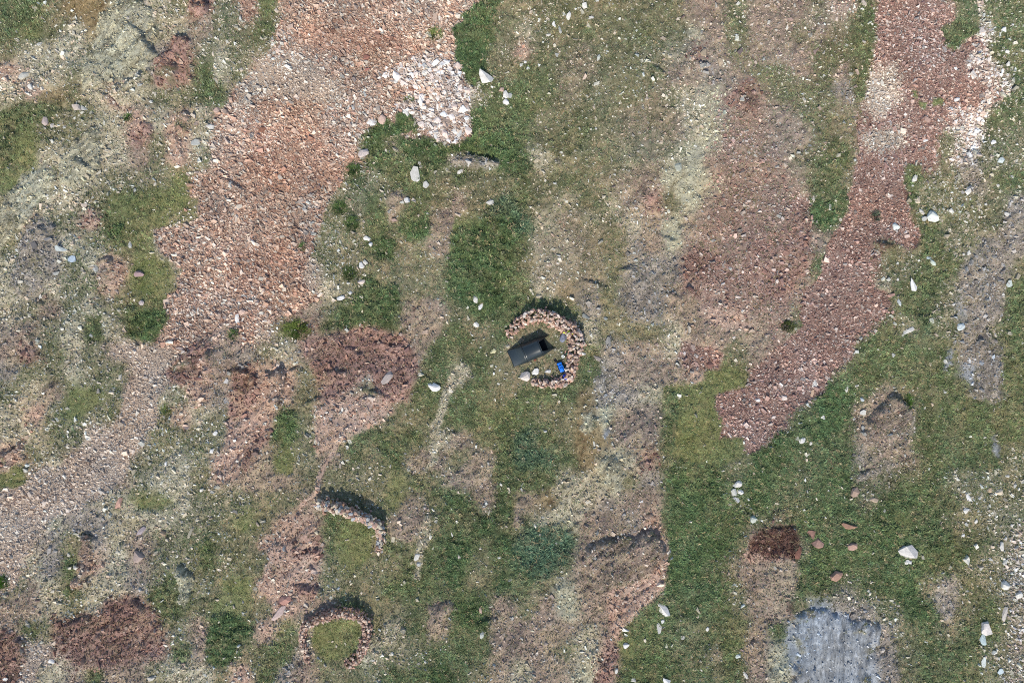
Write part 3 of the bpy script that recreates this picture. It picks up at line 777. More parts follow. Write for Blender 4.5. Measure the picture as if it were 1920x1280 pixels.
# ------------------------------------------------------------------ ground meshes, split where the surface changes
M_GROUND = mat_vcol('hillside_soil', ((6, .22), (22, .30)), bump=0.5)
FI = np.arange(NX * NY).reshape(NY, NX)
quads = np.stack([FI[:-1, :-1], FI[:-1, 1:], FI[1:, 1:], FI[1:, :-1]], -1).reshape(-1, 4)
freg = REGION[:-1, :-1].reshape(-1)
allv = np.stack([X, Y, Z], -1).reshape(-1, 3)
allc = TONE.reshape(-1, 3)


def mat_slab(ang, sc):
    """bedrock with fine ribs and bands running along its strike"""
    m, nt, b = mat_nodes('banded_rock')
    at = nt.nodes.new('ShaderNodeAttribute')
    at.attribute_name = 'tone'
    tc = nt.nodes.new('ShaderNodeTexCoord')
    mp = nt.nodes.new('ShaderNodeMapping')
    mp.vector_type = 'TEXTURE'
    mp.inputs['Rotation'].default_value = (0, 0, R(ang))
    mp.inputs['Scale'].default_value = (7.0, 1.0, 1.0)
    nt.links.new(tc.outputs['Object'], mp.inputs['Vector'])
    cur = at.outputs['Color']
    n = nt.nodes.new('ShaderNodeTexNoise')
    n.inputs['Scale'].default_value = sc
    n.inputs['Detail'].default_value = 6
    n.inputs['Roughness'].default_value = .75
    n.inputs['Distortion'].default_value = .9
    nt.links.new(mp.outputs['Vector'], n.inputs['Vector'])
    n2 = nt.nodes.new('ShaderNodeTexNoise')
    n2.inputs['Scale'].default_value = 9
    n2.inputs['Detail'].default_value = 5
    n2.inputs['Roughness'].default_value = .7
    nt.links.new(tc.outputs['Object'], n2.inputs['Vector'])
    for nn, lo, hi in ((n, .50, 1.5), (n2, .70, 1.3)):
        mr = nt.nodes.new('ShaderNodeMapRange')
        mr.inputs['From Min'].default_value = .32
        mr.inputs['From Max'].default_value = .68
        mr.inputs['To Min'].default_value = lo
        mr.inputs['To Max'].default_value = hi
        nt.links.new(nn.outputs['Fac'], mr.inputs['Value'])
        mx = nt.nodes.new('ShaderNodeVectorMath')
        mx.operation = 'SCALE'
        nt.links.new(cur, mx.inputs[0])
        nt.links.new(mr.outputs['Result'], mx.inputs['Scale'])
        cur = mx.outputs['Vector']
    nt.links.new(cur, b.inputs['Base Color'])
    b.inputs['Roughness'].default_value = .8
    b.inputs['Specular IOR Level'].default_value = .25
    bp = nt.nodes.new('ShaderNodeBump')
    bp.inputs['Strength'].default_value = 1.0
    bp.inputs['Distance'].default_value = .12
    nt.links.new(n.outputs['Fac'], bp.inputs['Height'])
    nt.links.new(bp.outputs['Normal'], b.inputs['Normal'])
    return m


def ground_piece(name, rid, material=None):
    q = quads[freg == rid]
    if not len(q):
        return None
    used, inv = np.unique(q, return_inverse=True)
    me = mesh_np(name, allv[used], inv.reshape(-1, 4), allc[used], material or M_GROUND, True)
    return link(name, me)


g = ground_piece('ground', 0)
tag(g, 'grassy mountainside with bare stony soil between the scree fields', 'ground', kind='structure')
tag(ground_piece('scree_field', 1), 'pink stony bed of the broad scree on the left', 'scree', kind='structure')
tag(ground_piece('scree_field', 2), 'red-brown stony bed of the scree on the right', 'scree', kind='structure')
for rid, lab in ((3, 'narrow worn path running down from the tent'), (4, 'worn stony path piece below the gap in the grass'), (5, 'thin reddish path beside the small wall')):
    o = ground_piece('footpath', rid)
    if o:
        tag(o, lab, 'path', kind='structure')
for k, oc in enumerate(OUTCROPS):
    o = ground_piece('rock_outcrop', 10 + k, mat_slab(oc[3], 6.0) if oc[1] in 'bsfknh' else None)
    if o:
        tag(o, oc[6], 'rock outcrop', 'outcrops on the hillside')

# the mountainside beyond the surveyed part
bm = bmesh.new()
ring_i = [(GX[0], GY[0]), (GX[-1], GY[0]), (GX[-1], GY[-1]), (GX[0], GY[-1])]
prev = None
lay = bm.verts.layers.float_color.new('tone')
# inner border follows the grid border so that no gap opens
border = [(i, 0) for i in range(0, NX, 4)] + [(NX - 1, j) for j in range(0, NY, 4)] + [(i, NY - 1) for i in range(NX - 1, -1, -4)] + [(0, j) for j in range(NY - 1, -1, -4)]
rings = []
for s in (1.0, 1.25, 2, 4, 9):
    rg = []
    for (i, j) in border:
        x, y = GX[i] * s, GY[j] * s
        z = float(Z[j, i]) if s == 1.0 else float(fbm(np.array([x]), np.array([y]), 25, 3, 70)[0]) * 1.2 - 0.1
        vv = bm.verts.new((x, y, z - (0.02 if s == 1 else 0)))
        c = TONE[j, i] if s < 1.3 else lin((122, 116, 86))
        vv[lay] = (float(c[0]), float(c[1]), float(c[2]), 1)
        rg.append(vv)
    rings.append(rg)
for a, b in zip(rings, rings[1:]):
    for i in range(len(a)):
        k = (i + 1) % len(a)
        try:
            bm.faces.new((a[i], b[i], b[k], a[k]))
        except ValueError:
            pass
bmesh.ops.recalc_face_normals(bm, faces=bm.faces)
far = bm_obj('hillside_ground', bm, M_GROUND)
tag(far, 'open mountainside continuing beyond the camp', 'ground', kind='structure')

# ------------------------------------------------------------------ stones nobody could count
M_RUBBLE = mat_vcol('rubble_stone', ((14, .22),), rough=.9)


def keepout(x, y):
    """no loose stones or tall grass under tent and gear"""
    u_, v_ = tent_uv(x, y)
    t = (u_ > -.1) & (u_ < 3.3) & (np.abs(v_) < .82)
    return t


TENT_O = P(940 + 232 / 14.225, 610 + 900 / 14.225)
TENT_A = math.atan2(475, 1128)


def tent_uv(x, y):
    dx, dy = x - TENT_O[0], y - TENT_O[1]
    ca, sa = math.cos(TENT_A), math.sin(TENT_A)
    return dx * ca + dy * sa, dx * sa - dy * ca      # v positive = south side


def scatter(spacing, seed):
    r = np.random.default_rng(seed)
    xs = np.arange(-40.2, 40.2, spacing)
    ys = np.arange(-27.2, 27.2, spacing)
    x, y = np.meshgrid(xs, ys)
    x = (x + (r.random(x.shape) - .5) * spacing * 1.1).ravel()
    y = (y + (r.random(y.shape) - .5) * spacing * 1.1).ravel()
    return x, y, r


def stone_arrays(x, y, size, colr, r, flatness=.62, ridge=False):
    n = len(x)
    if ridge:
        base = np.array([[-1, -1, 0], [1, -1, 0], [1, 1, 0], [-1, 1, 0], [-.6, 0, 1.5], [.6, 0, 1.5]], np.float32) * .5
        fq = np.array([[0, 1, 5], [0, 5, 4], [2, 3, 4], [2, 4, 5], [1, 2, 5], [3, 0, 4]])
    else:
        base = np.array([[-1, -1, 0], [1, -1, 0], [1, 1, 0], [-1, 1, 0], [-1, -1, 1], [1, -1, 1], [1, 1, 1], [-1, 1, 1]], np.float32) * .5
        fq = np.array([[4, 5, 6], [4, 6, 7], [0, 1, 5], [0, 5, 4], [1, 2, 6], [1, 6, 5], [2, 3, 7], [2, 7, 6], [3, 0, 4], [3, 4, 7]])
    nv = len(base)
    V = np.repeat(base[None], n, 0)
    V[..., :2] += (r.random((n, nv, 2)) - .5) * .55
    if not ridge:
        V[:, 4:, :2] *= .5 + .45 * r.random((n, 4, 1))
    V[:, 4:, 2] += (r.random((n, nv - 4)) - .5) * .9
    V[:, :4, 2] -= .6
    asp = .45 + .5 * r.random((n, 1))
    V[..., 0] *= size[:, None] * 1.2
    V[..., 1] *= size[:, None] * asp
    V[..., 2] *= size[:, None] * flatness * (.6 + .8 * r.random((n, 1)))
    a = r.random(n) * 2 * math.pi
    a = np.where(r.random(n) < .45, a, -0.6 + r.normal(0, .5, n))
    ca, sa = np.cos(a)[:, None], np.sin(a)[:, None]
    vx = V[..., 0] * ca - V[..., 1] * sa
    vy = V[..., 0] * sa + V[..., 1] * ca
    V[..., 0] = vx + x[:, None]
    V[..., 1] = vy + y[:, None]
    V[..., 2] += zat(x, y)[:, None]
    F = (fq[None] + (np.arange(n) * nv)[:, None, None]).reshape(-1, 3)
    C = np.repeat(colr[:, None, :], nv, 1).reshape(-1, 3)
    return V.reshape(-1, 3), F, C


PMAX = max(len(v) for v in PAL.values())
PALARR = np.array([[lin(PAL[TYPES[t][7]][i % len(PAL[TYPES[t][7]])]) for i in range(PMAX * 7)] for t in TK], np.float32)


def stone_set(spacing, seed, smul, thr, gain=1.0):
    x, y, r = scatter(spacing, seed)
    j, i = gidx(x, y)
    cov = COVERS[j, i] * (0.55 + 0.9 * (0.5 + 0.5 * fbm(x, y, .9, 3, seed)))
    cov = np.where(COVERS[j, i] > .9, 1, cov)
    keep = (r.random(len(x)) < cov * gain) & ~keepout(x, y)
    x, y, j, i = x[keep], y[keep], j[keep], i[keep]
    # dominant type drawn at random by weight
    cw = np.cumsum(W[:, j, i], 0)
    t = (r.random(len(x))[None] > cw).sum(0).clip(0, len(TK) - 1)
    c = PALARR[t, r.integers(0, PALARR.shape[1], len(x))]
    pat = 1 + .30 * fbm(x, y, 1.3, 3, 80)[:, None] + .2 * fbm(x, y, 4.5, 2, 81)[:, None]
    tint = fbm(x, y, 2.2, 3, 82)[:, None] * np.array([.10, -.02, -.12], np.float32)
    c = np.clip(c * pat * (1 + tint) * (.66 + .6 * r.random((len(x), 1))), .02, .85)
    s = SIZE[j, i] * smul * np.exp(r.normal(0, .38, len(x)))
    s = np.clip(s, .035, .42)
    return x, y, s, c, r, REGION[j, i]


SETS = [stone_set(.20, 101, 1.75, 0, .75), stone_set(.11, 102, 1.08, 0, .95), stone_set(.105, 103, .72, 0, .7)]
for nm, sel, lab in (('scree_rubble', lambda g: g == 1, 'countless pink angular stones of the left scree'),
                     ('scree_rubble', lambda g: g == 2, 'countless red-brown angular stones of the right scree'),
                     ('stony_gravel', lambda g: (g != 1) & (g != 2), 'small loose stones scattered through grass and heath')):
    Vs, Fs, Cs, off = [], [], [], 0
    for ks, (x, y, s, c, r, rg) in enumerate(SETS):
        m = sel(rg)
        V_, F_, C_ = stone_arrays(x[m], y[m], s[m], c[m], r, ridge=ks > 0)
        Vs.append(V_)
        Fs.append(F_ + off)
        Cs.append(C_)
        off += len(V_)
    o = link(nm, mesh_np(nm, np.concatenate(Vs), np.concatenate(Fs), np.concatenate(Cs), M_RUBBLE))
    tag(o, lab, 'stones', kind='stuff')
    print(nm, off // 8)

# ------------------------------------------------------------------ grass and heath
M_GRASS = mat_vcol('grass_blades', ((3, .18),), rough=.75, transl=.25)


def blades(spacing, seed, nb, lmul, sel):
    x, y, r = scatter(spacing, seed)
    j, i = gidx(x, y)
    cov = COVERP[j, i] * (0.7 + 0.6 * (0.5 + 0.5 * fbm(x, y, .7, 3, seed)))
    keep = (r.random(len(x)) < cov) & ~keepout(x, y) & sel(j, i)
    x, y, j, i = x[keep], y[keep], j[keep], i[keep]
    n = len(x)
    tint = (.62 + .76 * r.random((n, 1, 1)))
    straw = (r.random((n, 1, 1)) < .10 + .25 * MOT[j, i][:, None, None]) * (.35 + .5 * r.random((n, 1, 1)))
    hue = (r.random((n, 1, 1)) - .5) * np.array([.22, 0, -.1])
    c = (PLANT[j, i][:, None, :] * (1 - straw) + STRAW * straw) * tint * (1 + hue) * (.8 + .4 * r.random((n, nb, 1)))
    az = r.random((n, nb)) * 2 * math.pi
    az = np.where(r.random((n, nb)) < .35, -.6 + r.normal(0, .6, (n, nb)), az)
    til = R(30) + r.random((n, nb)) * R(48)
    L = (BLADE[j, i] * (1 + .55 * fbm(x, y, .6, 2, 33)))[:, None] * lmul * (.6 + .8 * r.random((n, nb)))
    wd = .018 + .022 * r.random((n, nb)) + L * .06
    rx = x[:, None] + (r.random((n, nb)) - .5) * spacing * 1.2
    ry = y[:, None] + (r.random((n, nb)) - .5) * spacing * 1.2
    rz = zat(rx, ry)
    dx, dy = np.cos(az), np.sin(az)
    V = np.empty((n, nb, 3, 3), np.float32)
    V[:, :, 0, 0], V[:, :, 0, 1], V[:, :, 0, 2] = rx - dy * wd, ry + dx * wd, rz - .01
    V[:, :, 1, 0], V[:, :, 1, 1], V[:, :, 1, 2] = rx + dy * wd, ry - dx * wd, rz - .01
    V[:, :, 2, 0] = rx + dx * np.sin(til) * L
    V[:, :, 2, 1] = ry + dy * np.sin(til) * L
    V[:, :, 2, 2] = rz + np.cos(til) * L
    C = np.repeat(c[:, :, None, :], 3, 2).reshape(-1, 3)
    F = np.arange(n * nb * 3).reshape(-1, 3)
    return V.reshape(-1, 3), F, np.clip(C, .004, .9)


HEATHY = (W[TI['h']] + W[TI['e']] + W[TI['u']] + W[TI['n']] + W[TI['s']] + W[TI['k']] + W[TI['f']] + W[TI['x']]) > .5
V_, F_, C_ = blades(.16, 201, 7, 1.0, lambda j, i: ~HEATHY[j, i])
tag(link('grass', mesh_np('grass', V_, F_, C_, M_GRASS)), 'short mountain grass over the green parts of the slope', 'grass', kind='stuff')
print('grass', len(F_))
V_, F_, C_ = blades(.17, 202, 5, 1.0, lambda j, i: HEATHY[j, i])
tag(link('heath_undergrowth', mesh_np('heath_undergrowth', V_, F_, C_, M_GRASS)), 'dry brown heath growing among the rock and soil', 'heath', kind='stuff')
print('heath', len(F_))

# ------------------------------------------------------------------ stone shapes shared by boulders and walls
M_STONE = mat_objcol('weathered_stone')


def hull_mesh(name, n, sx, sy, sz, seed, box=.75):
    rr = random.Random(seed)
    bm = bmesh.new()
    for _ in range(n):
        v = Vector((rr.gauss(0, 1), rr.gauss(0, 1), rr.gauss(0, 1))).normalized()
        k = max(abs(v.x), abs(v.y), abs(v.z))
        v = v * (1 - box) + v / k * box * .8
        v = Vector((v.x * sx, v.y * sy, v.z * sz)) * rr.uniform(.82, 1.05)
        bm.verts.new(v * .5)
    res = bmesh.ops.convex_hull(bm, input=bm.verts[:])
    junk = [g for g in res['geom_interior'] + res['geom_unused'] if isinstance(g, bmesh.types.BMVert)]
    if junk:
        bmesh.ops.delete(bm, geom=list(set(junk)), context='VERTS')
    bmesh.ops.recalc_face_normals(bm, faces=bm.faces)
    me = bpy.data.meshes.new(name)
    bm.to_mesh(me)
    bm.free()
    me.materials.append(M_STONE)
    return me


WALLSTONE = [hull_mesh('stone', 16, 1, .8, .6, 300 + i) for i in range(24)]
BOULDER = [hull_mesh('rock', 17, 1, 1, .85, 400 + i, .5) for i in range(18)]


def rock(px, py, a, b, col, label, group=None, rot=None, h=None, seed=None):
    """a boulder about a x b photograph pixels, sunk a little in the ground"""
    seed = seed if seed is not None else int(px * 7 + py * 13)
    rr = random.Random(seed)
    o = link('rock', BOULDER[rr.randrange(len(BOULDER))])
    sx, sy = a / PPM * 1.12, b / PPM * 1.12
    hz = h if h else min(sx, sy) * rr.uniform(.6, .85)
    x, y = P(px, py, hz * .35)
    o.location = (x, y, float(zat(x, y)) + hz * .10)
    o.scale = (sx * 1.22, sy * 1.22, hz * 1.15)
    o.rotation_euler = (rr.uniform(-.12, .12), rr.uniform(-.12, .12), R(rot) if rot is not None else rr.uniform(-.35, .35))
    c = lin(col) * rr.uniform(.68, .88)
    o.color = (*[float(min(q, .85)) for q in c], 1)
    tag(o, label, 'rock', group)
    return o


WH, PK, TN, GY_, BL, OR, RD = (222, 216, 206), (206, 176, 160), (200, 178, 150), (188, 186, 178), (172, 184, 192), (186, 134, 104), (158, 104, 84)
WW = (236, 232, 226)
ROCKS = [
    (912, 139, 25, 27, WH, 'large white angular boulder in grass beside the white stone pile', 12),
    (893 + 55, 177, 12, 14, WH, 'whitest block of the small cluster below the large angular boulder', 30),
    (940, 168, 9, 8, PK, 'pinkish upper block of the small cluster near the large angular boulder', 0),
    (950, 190, 12, 11, WW, 'lowest white block of the small cluster near the large angular boulder', -20),
    (957, 180, 8, 9, GY_, 'grey outer block of the small cluster near the large angular boulder', 10),
    (698, 230, 19, 11, WW, 'white oval rock where pink scree meets the green point', 10),
    (716, 225, 13, 17, PK, 'pink upright rock touching the white oval one', 0),
    (681, 286, 19, 17, (206, 190, 182), 'rounded greyish-pink boulder at the scree edge', 0),
    (778, 326, 15, 24, WH, 'tall white boulder standing in dark grass below the scree', 10),
    (783, 338, 7, 7, WH, 'small white rock touching the foot of the tall white boulder', 0),
    (798, 346, 10, 10, WH, 'white rock just right of and below the tall white boulder', 40),
    (786, 306, 6, 9, WH, 'small pale rock just above the tall white boulder', 20),
    (762, 376, 12, 11, WW, 'round white rock alone in dark green grass', 0),
    (919, 379, 16, 9, WH, 'flat white rock lying on the olive grass alone', 0),
    (862, 322, 11, 8, WH, 'pale rock just under the cracked ledge', 25),
    (687, 447, 12, 8, WH, 'white flat rock on the stony grass fringe of the scree', -30),
    (694, 458, 7, 8, WW, 'small white rock just under the white flat one on the fringe', 0),
    (676, 497, 10, 12, WW, 'white jagged rock on the stony fringe', 30),
    (684, 492, 7, 10, WH, 'thin white rock next to the jagged one on the fringe', 50),
    (638, 558, 14, 9, WW, 'white rock at the head of the dark green hollow', 10),
    (656, 549, 7, 6, WW, 'small white rock uphill of the dark green hollow', 0),
    (677, 529, 13, 8, (226, 208, 196), 'pinkish-white flat rock below a round grass tussock', 10),
    (892, 562, 10, 13, WH, 'upper white rock of the pair left of the tent wall', 30),
    (901, 575, 7, 12, WW, 'lower white rock of the pair left of the tent wall', -25),
    (893, 609, 10, 9, WH, 'white rock below the pair left of the tent wall', 20),
    (813, 726, 22, 14, WW, 'big white boulder beside the worn path', -20),
    (443, 598, 9, 20, WW, 'white upright stone beside the rust-red crack in the scree', 10),
    (452, 585, 12, 11, PK, 'pink stone at the head of the white upright one', 0),
    (121, 466, 22, 11, (198, 204, 200), 'long pale blue-grey slab in the left grass', 0),
    (138, 486, 13, 11, (186, 200, 212), 'bluest small rock under the long pale slab', 0),
    (180, 504, 13, 11, (180, 182, 180), 'grey rock left of the orange-brown split rock', 0),
    (108, 511, 12, 9, GY_, 'pale grey rock below the bluest one', 20),
    (264, 513, 17, 11, (160, 134, 134), 'purplish rock on yellow grass', 5),
    (269, 568, 9, 9, (184, 170, 166), 'small mauve-grey rock on bright grass', 0),
    (247, 460, 7, 12, GY_, 'slim grey rock standing at the edge of yellow grass', 0),
    (146, 203, 18, 12, (206, 190, 178), 'pale pinkish slab beside the left meadow', -8),
    (162, 204, 12, 9, GY_, 'grey slab next to the pale pinkish one', 0),
    (88, 229, 11, 14, (196, 178, 170), 'mauve-pink block at the meadow corner', 20),
    (99, 236, 11, 10, (200, 192, 184), 'lower grey block at the meadow corner', 40),
    (65, 168, 9, 12, WH, 'small white-grey rock above the left meadow', 20),
    (44, 141, 20, 14, (204, 200, 188), 'pale cracked rock above the left meadow', 15),
    (74, 84, 12, 5, GY_, 'thin pale rock in the upper left stony turf', 35),
    (395, 238, 15, 8, WH, 'pale flat rock at the upper edge of the pink scree', -15),
    (368, 268, 15, 10, GY_, 'light grey rock beside the pale orange hump', 5),
    (406, 207, 12, 12, PK, 'pink rock at the corner of the upper grass tongue', 0),
    (492, 242, 14, 11, (158, 112, 92), 'rust-brown block lying in the pink scree', 15),
    (687, 108, 12, 9, (170, 120, 104), 'brick-red block in the upper pink scree', 0),
    (690, 130, 13, 6, (166, 116, 104), 'dark red flat block below the brick-red one', 10),
    (772, 168, 17, 9, (158, 112, 90), 'rust-orange block inside the white stone pile', 10),
    (1097, 9, 10, 12, WH, 'white rock highest up in the olive turf', 0),
    (1066, 28, 8, 14, WH, 'white upright rock in olive turf near the top edge', -10),
    (1040, 46, 9, 8, WW, 'rounded white rock on turf, below the white upright one', -35),
    (1109, 31, 9, 5, WH, 'thin white rock right of the white upright one', -10),
    (1050, 56, 5, 12, GY_, 'slim pale sliver below the rounded white rock', 25),
    (1122, 108, 6, 13, (196, 196, 184), 'pale slim rock with a dark hole above it', -20),
    (1028, 66, 9, 5, WH, 'short flat white rock under the slim sliver', 0),
    (1044, 102, 6, 10, GY_, 'grey-white rock in dark turf on the upper slope', 15),
    (985, 117, 6, 5, WW, 'top white stone of the sprinkle on dark green turf', 0),
    (978, 122, 7, 6, WW, 'left white stone of the sprinkle on dark green turf', 20),
    (1011, 122, 5, 6, WW, 'right white stone of the sprinkle on dark green turf', 0),
    (990, 129, 7, 6, WH, 'lowest pale stone of the sprinkle on dark green turf', 40),
    (1752, 405, 22, 19, (226, 228, 218), 'large pale angular boulder right of the red scree', -10),
    (1728, 396, 14, 7, WH, 'pale sliver left of the large angular boulder', -40),
    (1733, 409, 9, 10, GY_, 'grey rock under the pale sliver', 0),
    (1714, 336, 8, 14, WH, 'pale upright rock above the large angular boulder', -20),
    (1681, 424, 12, 14, (214, 218, 210), 'pale rock lodged in the edge of red scree', 20),
    (1784, 395, 9, 7, WH, 'pale rock just right of the large angular boulder', -20),
    (1720, 376, 9, 12, (208, 190, 166), 'tan rock above the pale sliver', 10),
    (1712, 532, 12, 25, WW, 'tall white rock standing in right-hand grass', 5),
    (1750, 491, 14, 8, (206, 214, 200), 'greenish-white rock lying slanted in right-hand grass', -40),
    (1744, 482, 12, 6, (180, 192, 190), 'bluish sliver above the slanted greenish-white rock', 20),
    (1816, 474, 7, 13, WH, 'slanted white rock near the grey stony strip', -35),
    (1801, 612, 12, 15, (220, 226, 224), 'white rock left of the long grey-blue streak', 0),
    (1745, 602, 9, 12, (208, 208, 188), 'pale triangular rock in the middle of the right grass', 0),
    (1685, 567, 6, 13, (200, 204, 202), 'pale slim rock just off the red scree tip', 15),
    (1703, 620, 20, 8, WH, 'pale broken sliver below the red scree tip', 25),
    (1890, 401, 13, 9, WH, 'white slab on the grey strip near the right edge', -30),
    (1890, 532, 10, 11, (206, 212, 204), 'pale rock under the small dark hollow at the right edge', 20),
    (1816, 357, 9, 18, WH, 'long pale rock above the grey stony strip', -35),
    (1878, 58, 10, 9, WW, 'white rock on the clean grass near the top right', 0),
    (1896, 48, 5, 5, WW, 'tiny white rock above the one on clean grass', 0),
    (1886, 98, 8, 7, WH, 'upper pale rock of the two beside the white band', 0),
    (1889, 121, 7, 8, WH, 'lower pale rock of the two beside the white band', 15),
    (1863, 267, 9, 8, WW, 'white rock in the grass right of the second white band', 0),
    (1877, 301, 10, 12, (212, 220, 216), 'pale blue-white rock below the white one right of the band', -40),
    (1793, 187, 10, 8, WW, 'brightest white rock at the inner edge of the white band', 15),
    (1790, 130, 7, 6, WW, 'lone white rock on the upper red scree', 0),
    (1734, 264, 8, 6, WW, 'white rock on the lower right rim of the upper red scree', 0),
    (1529, 720, 8, 14, WH, 'pale rock at the lower edge of the red scree', -10),
    (1524, 737, 6, 12, (206, 176, 150), 'tan rock touching the pale one at the scree edge', -20),
    (1586, 729, 6, 14, WH, 'slim white rock in dark grass off the scree edge', -5),
    (1617, 748, 10, 8, (204, 210, 212), 'pale slab above the brown and grey dome', -30),
    (1619, 773, 10, 8, WH, 'white rock left of the brown and grey dome', 0),
    (1618, 803, 6, 10, GY_, 'grey curved rock at the left foot of the dome', 20),
    (1543, 782, 8, 7, WW, 'white rock in the darkest grass below the scree', -30),
    (1503, 824, 12, 13, WW, 'larger white rock of the pair below the red scree', 25),
    (1493, 820, 6, 10, WH, 'smaller white rock of the pair below the red scree', -30),
    (1520, 831, 5, 7, WH, 'little pale rock right of the pair below the red scree', 0),
    (1675, 664, 6, 10, GY_, 'small grey upright rock in the middle of the right grass', 0),
    (1512, 688, 8, 10, PK, 'pink upright rock on the rim of the red scree', 0),
    (1420, 750, 10, 6, WW, 'white rock inside the lower red scree', -5),
    (1383, 908, 16, 11, WH, 'top white block of the rock cluster in the lower grass', 25),
    (1376, 922, 10, 12, GY_, 'grey middle block of the rock cluster in the lower grass', 0),
    (1388, 922, 10, 9, WW, 'bright right block of the rock cluster in the lower grass', 40),
    (1380, 936, 14, 8, (196, 196, 196), 'bottom block of the rock cluster in the lower grass', -20),
    (1706, 1036, 33, 22, (210, 204, 198), 'big two-toned boulder alone in the lower right grass', 5),
    (1703, 1054, 12, 9, WW, 'white chip in front of the big two-toned boulder', -20),
    (1851, 1180, 20, 24, (226, 216, 208), 'large pinkish-white boulder in the bottom right corner area', 20),
    (1844, 1199, 10, 20, (186, 200, 200), 'bluish-grey slab leaning on the large pinkish-white boulder', 15),
    (1885, 1152, 7, 28, (206, 196, 186), 'long thin rock right of the large pinkish-white boulder', -10),
    (1243, 1142, 18, 25, (224, 218, 212), 'tall pale boulder in grass below the red bluff', 25),
    (1241, 1161, 6, 8, WW, 'small white stone wedged under the tall pale boulder', 0),
    (1236, 1176, 9, 19, (214, 208, 200), 'narrow pale stone below the tall boulder', 10),
    (1172, 1178, 13, 9, WW, 'white rock at the tip of the red bluff', -20),
    (1174, 1209, 11, 10, WW, 'white triangular rock below the tip of the red bluff', 30),
    (1250, 1273, 14, 12, WW, 'white rock on the bottom edge in grass', 15),
    (1188, 1274, 9, 9, GY_, 'greyish rock on the bottom edge', 0),
    (1155, 1255, 6, 10, WH, 'pale upright rock near the bottom edge of the red rim', 0),
    (1325, 1177, 6, 8, WH, 'small cream rock in the lower grass right of the tall boulder', 0),
    (1250, 1210, 5, 9, (206, 204, 180), 'cream slim rock far below the tall boulder', -20),
    (1280, 1194, 7, 6, GY_, 'small grey rock in lower grass', 20),
    (1397, 1265, 8, 13, WH, 'pale rock at the bottom edge beside brown ground', 20),
    (1384, 1230, 9, 7, (200, 206, 200), 'pale rock beside the brown strip near the bottom', 0),
    (1414, 972, 14, 13, (196, 200, 188), 'pale block at the head of the burnt-red hollow', 15),
    (1569, 1081, 22, 17, (176, 140, 122), 'salmon-coloured boulder in grass above the blue-grey slab', 10),
    (1594, 985, 26, 12, (164, 128, 108), 'rust-coloured flat boulder in the lower right grass', -10),
    (1599, 1024, 17, 14, (178, 146, 130), 'dull pink boulder below the rust-coloured one', 0),
    (1524, 1003, 20, 14, (156, 120, 108), 'upper red block right of the burnt-red hollow', -25),
    (1536, 1020, 20, 20, (174, 140, 126), 'lower pink block right of the burnt-red hollow', 20),
    (1497, 1036, 10, 22, (146, 104, 90), 'brick-red upright block on the hollow rim', -10),
    (1604, 922, 16, 20, (168, 144, 128), 'brown rock below the low grey step', -35),
    (1640, 937, 16, 9, (178, 158, 138), 'small tan rock right of the brown one', -20),
    (1817, 931, 7, 19, WW, 'white sickle-shaped rock in stony grass', 15),
    (1876, 924, 14, 10, (210, 192, 168), 'tan rock near the lower right edge', 15),
    (1858, 919, 6, 10, (206, 180, 150), 'small orange-tan rock beside the tan one', 0),
    (1888, 1098, 17, 16, WH, 'white jagged rock near the right edge', -35),
    (1913, 1117, 12, 14, WH, 'pale rock cut by the right edge', -20),
    (1845, 1241, 8, 18, (210, 214, 208), 'pale upright rock near the bottom right corner', 5),
    (1876, 1258, 10, 8, (200, 210, 212), 'bluish pale rock near the bottom right corner', 30),
    (1879, 1024, 8, 16, WH, 'white upright rock at the rim of the right stony fringe', 0),
    (1832, 978, 6, 9, WH, 'small pale upright rock in grass right of the big boulder', 0),
    (1807, 1004, 6, 6, WW, 'tiny white rock right of the big two-toned boulder', 0),
    (985, 707, 18, 17, (214, 202, 192), 'biggest grey-pink stone in front of the tent', 20),
    (1004, 697, 13, 11, WW, 'white rounded stone in front of the tent', 20),
    (1027, 696, 11, 6, WW, 'small white flat stone in front of the tent', 0),
    (977, 707, 6, 5, WW, 'small white chip left of the biggest stone before the tent', 0),
    (952, 649, 8, 7, (216, 204, 180), 'cream stone behind the back corner of the tent', 20),
    (925, 659, 11, 8, (206, 198, 158), 'yellowish stone in the grass left of the tent', 40),
    (1094, 662, 8, 6, WW, 'white pointed stone just outside the tent wall', 10),
    (1004, 675, 6, 3, (150, 92, 78), 'small reddish stone against the side of the tent', 5),
    (1099, 593, 16, 8, (150, 152, 146), 'flat grey rock outside the wall, beyond its shadow', -15),
    (1022, 808, 6, 4, WH, 'small pale stone in grass below the tent', 0),
    (100, 1237, 12, 8, WW, 'white rock in the dark red ground of the bottom left', 0),
    (285, 1268, 14, 11, (206, 198, 186), 'pale rock on the bottom edge, left half', 10),
    (12, 1271, 9, 6, WW, 'white rock in the bottom left corner', 0),
    (404, 812, 8, 8, WW, 'white rock in stony turf left of the red strip', 0),
    (398, 845, 7, 8, WW, 'white rock below the other in stony turf left of the red strip', 0),
    (312, 869, 4, 8, WW, 'slim white stone in stony turf above the yellow patches', 0),
    (47, 872, 9, 9, (206, 210, 204), 'pale rock at the end of the tan slab', 0),
    (224, 942, 10, 24, (186, 148, 132), 'pinkish rock finger between two green patches', -25),
    (266, 995, 8, 20, (178, 164, 166), 'mauve slab finger in stony ground', -40),
    (262, 1040, 18, 24, (176, 156, 146), 'wide mauve slab below the mauve finger', -15),
    (358, 998, 5, 20, (178, 170, 150), 'thin standing stone blade in stony turf', -20),
    (525, 1148, 12, 34, (190, 168, 160), 'pale mauve slab by the thin reddish path', -35),
    (534, 1123, 22, 16, (196, 148, 132), 'flat pink slab by the thin reddish path', 20),
    (728, 645 + 62, 12, 30, (176, 164, 158), 'grey slab crossing the red-brown ground', -40),
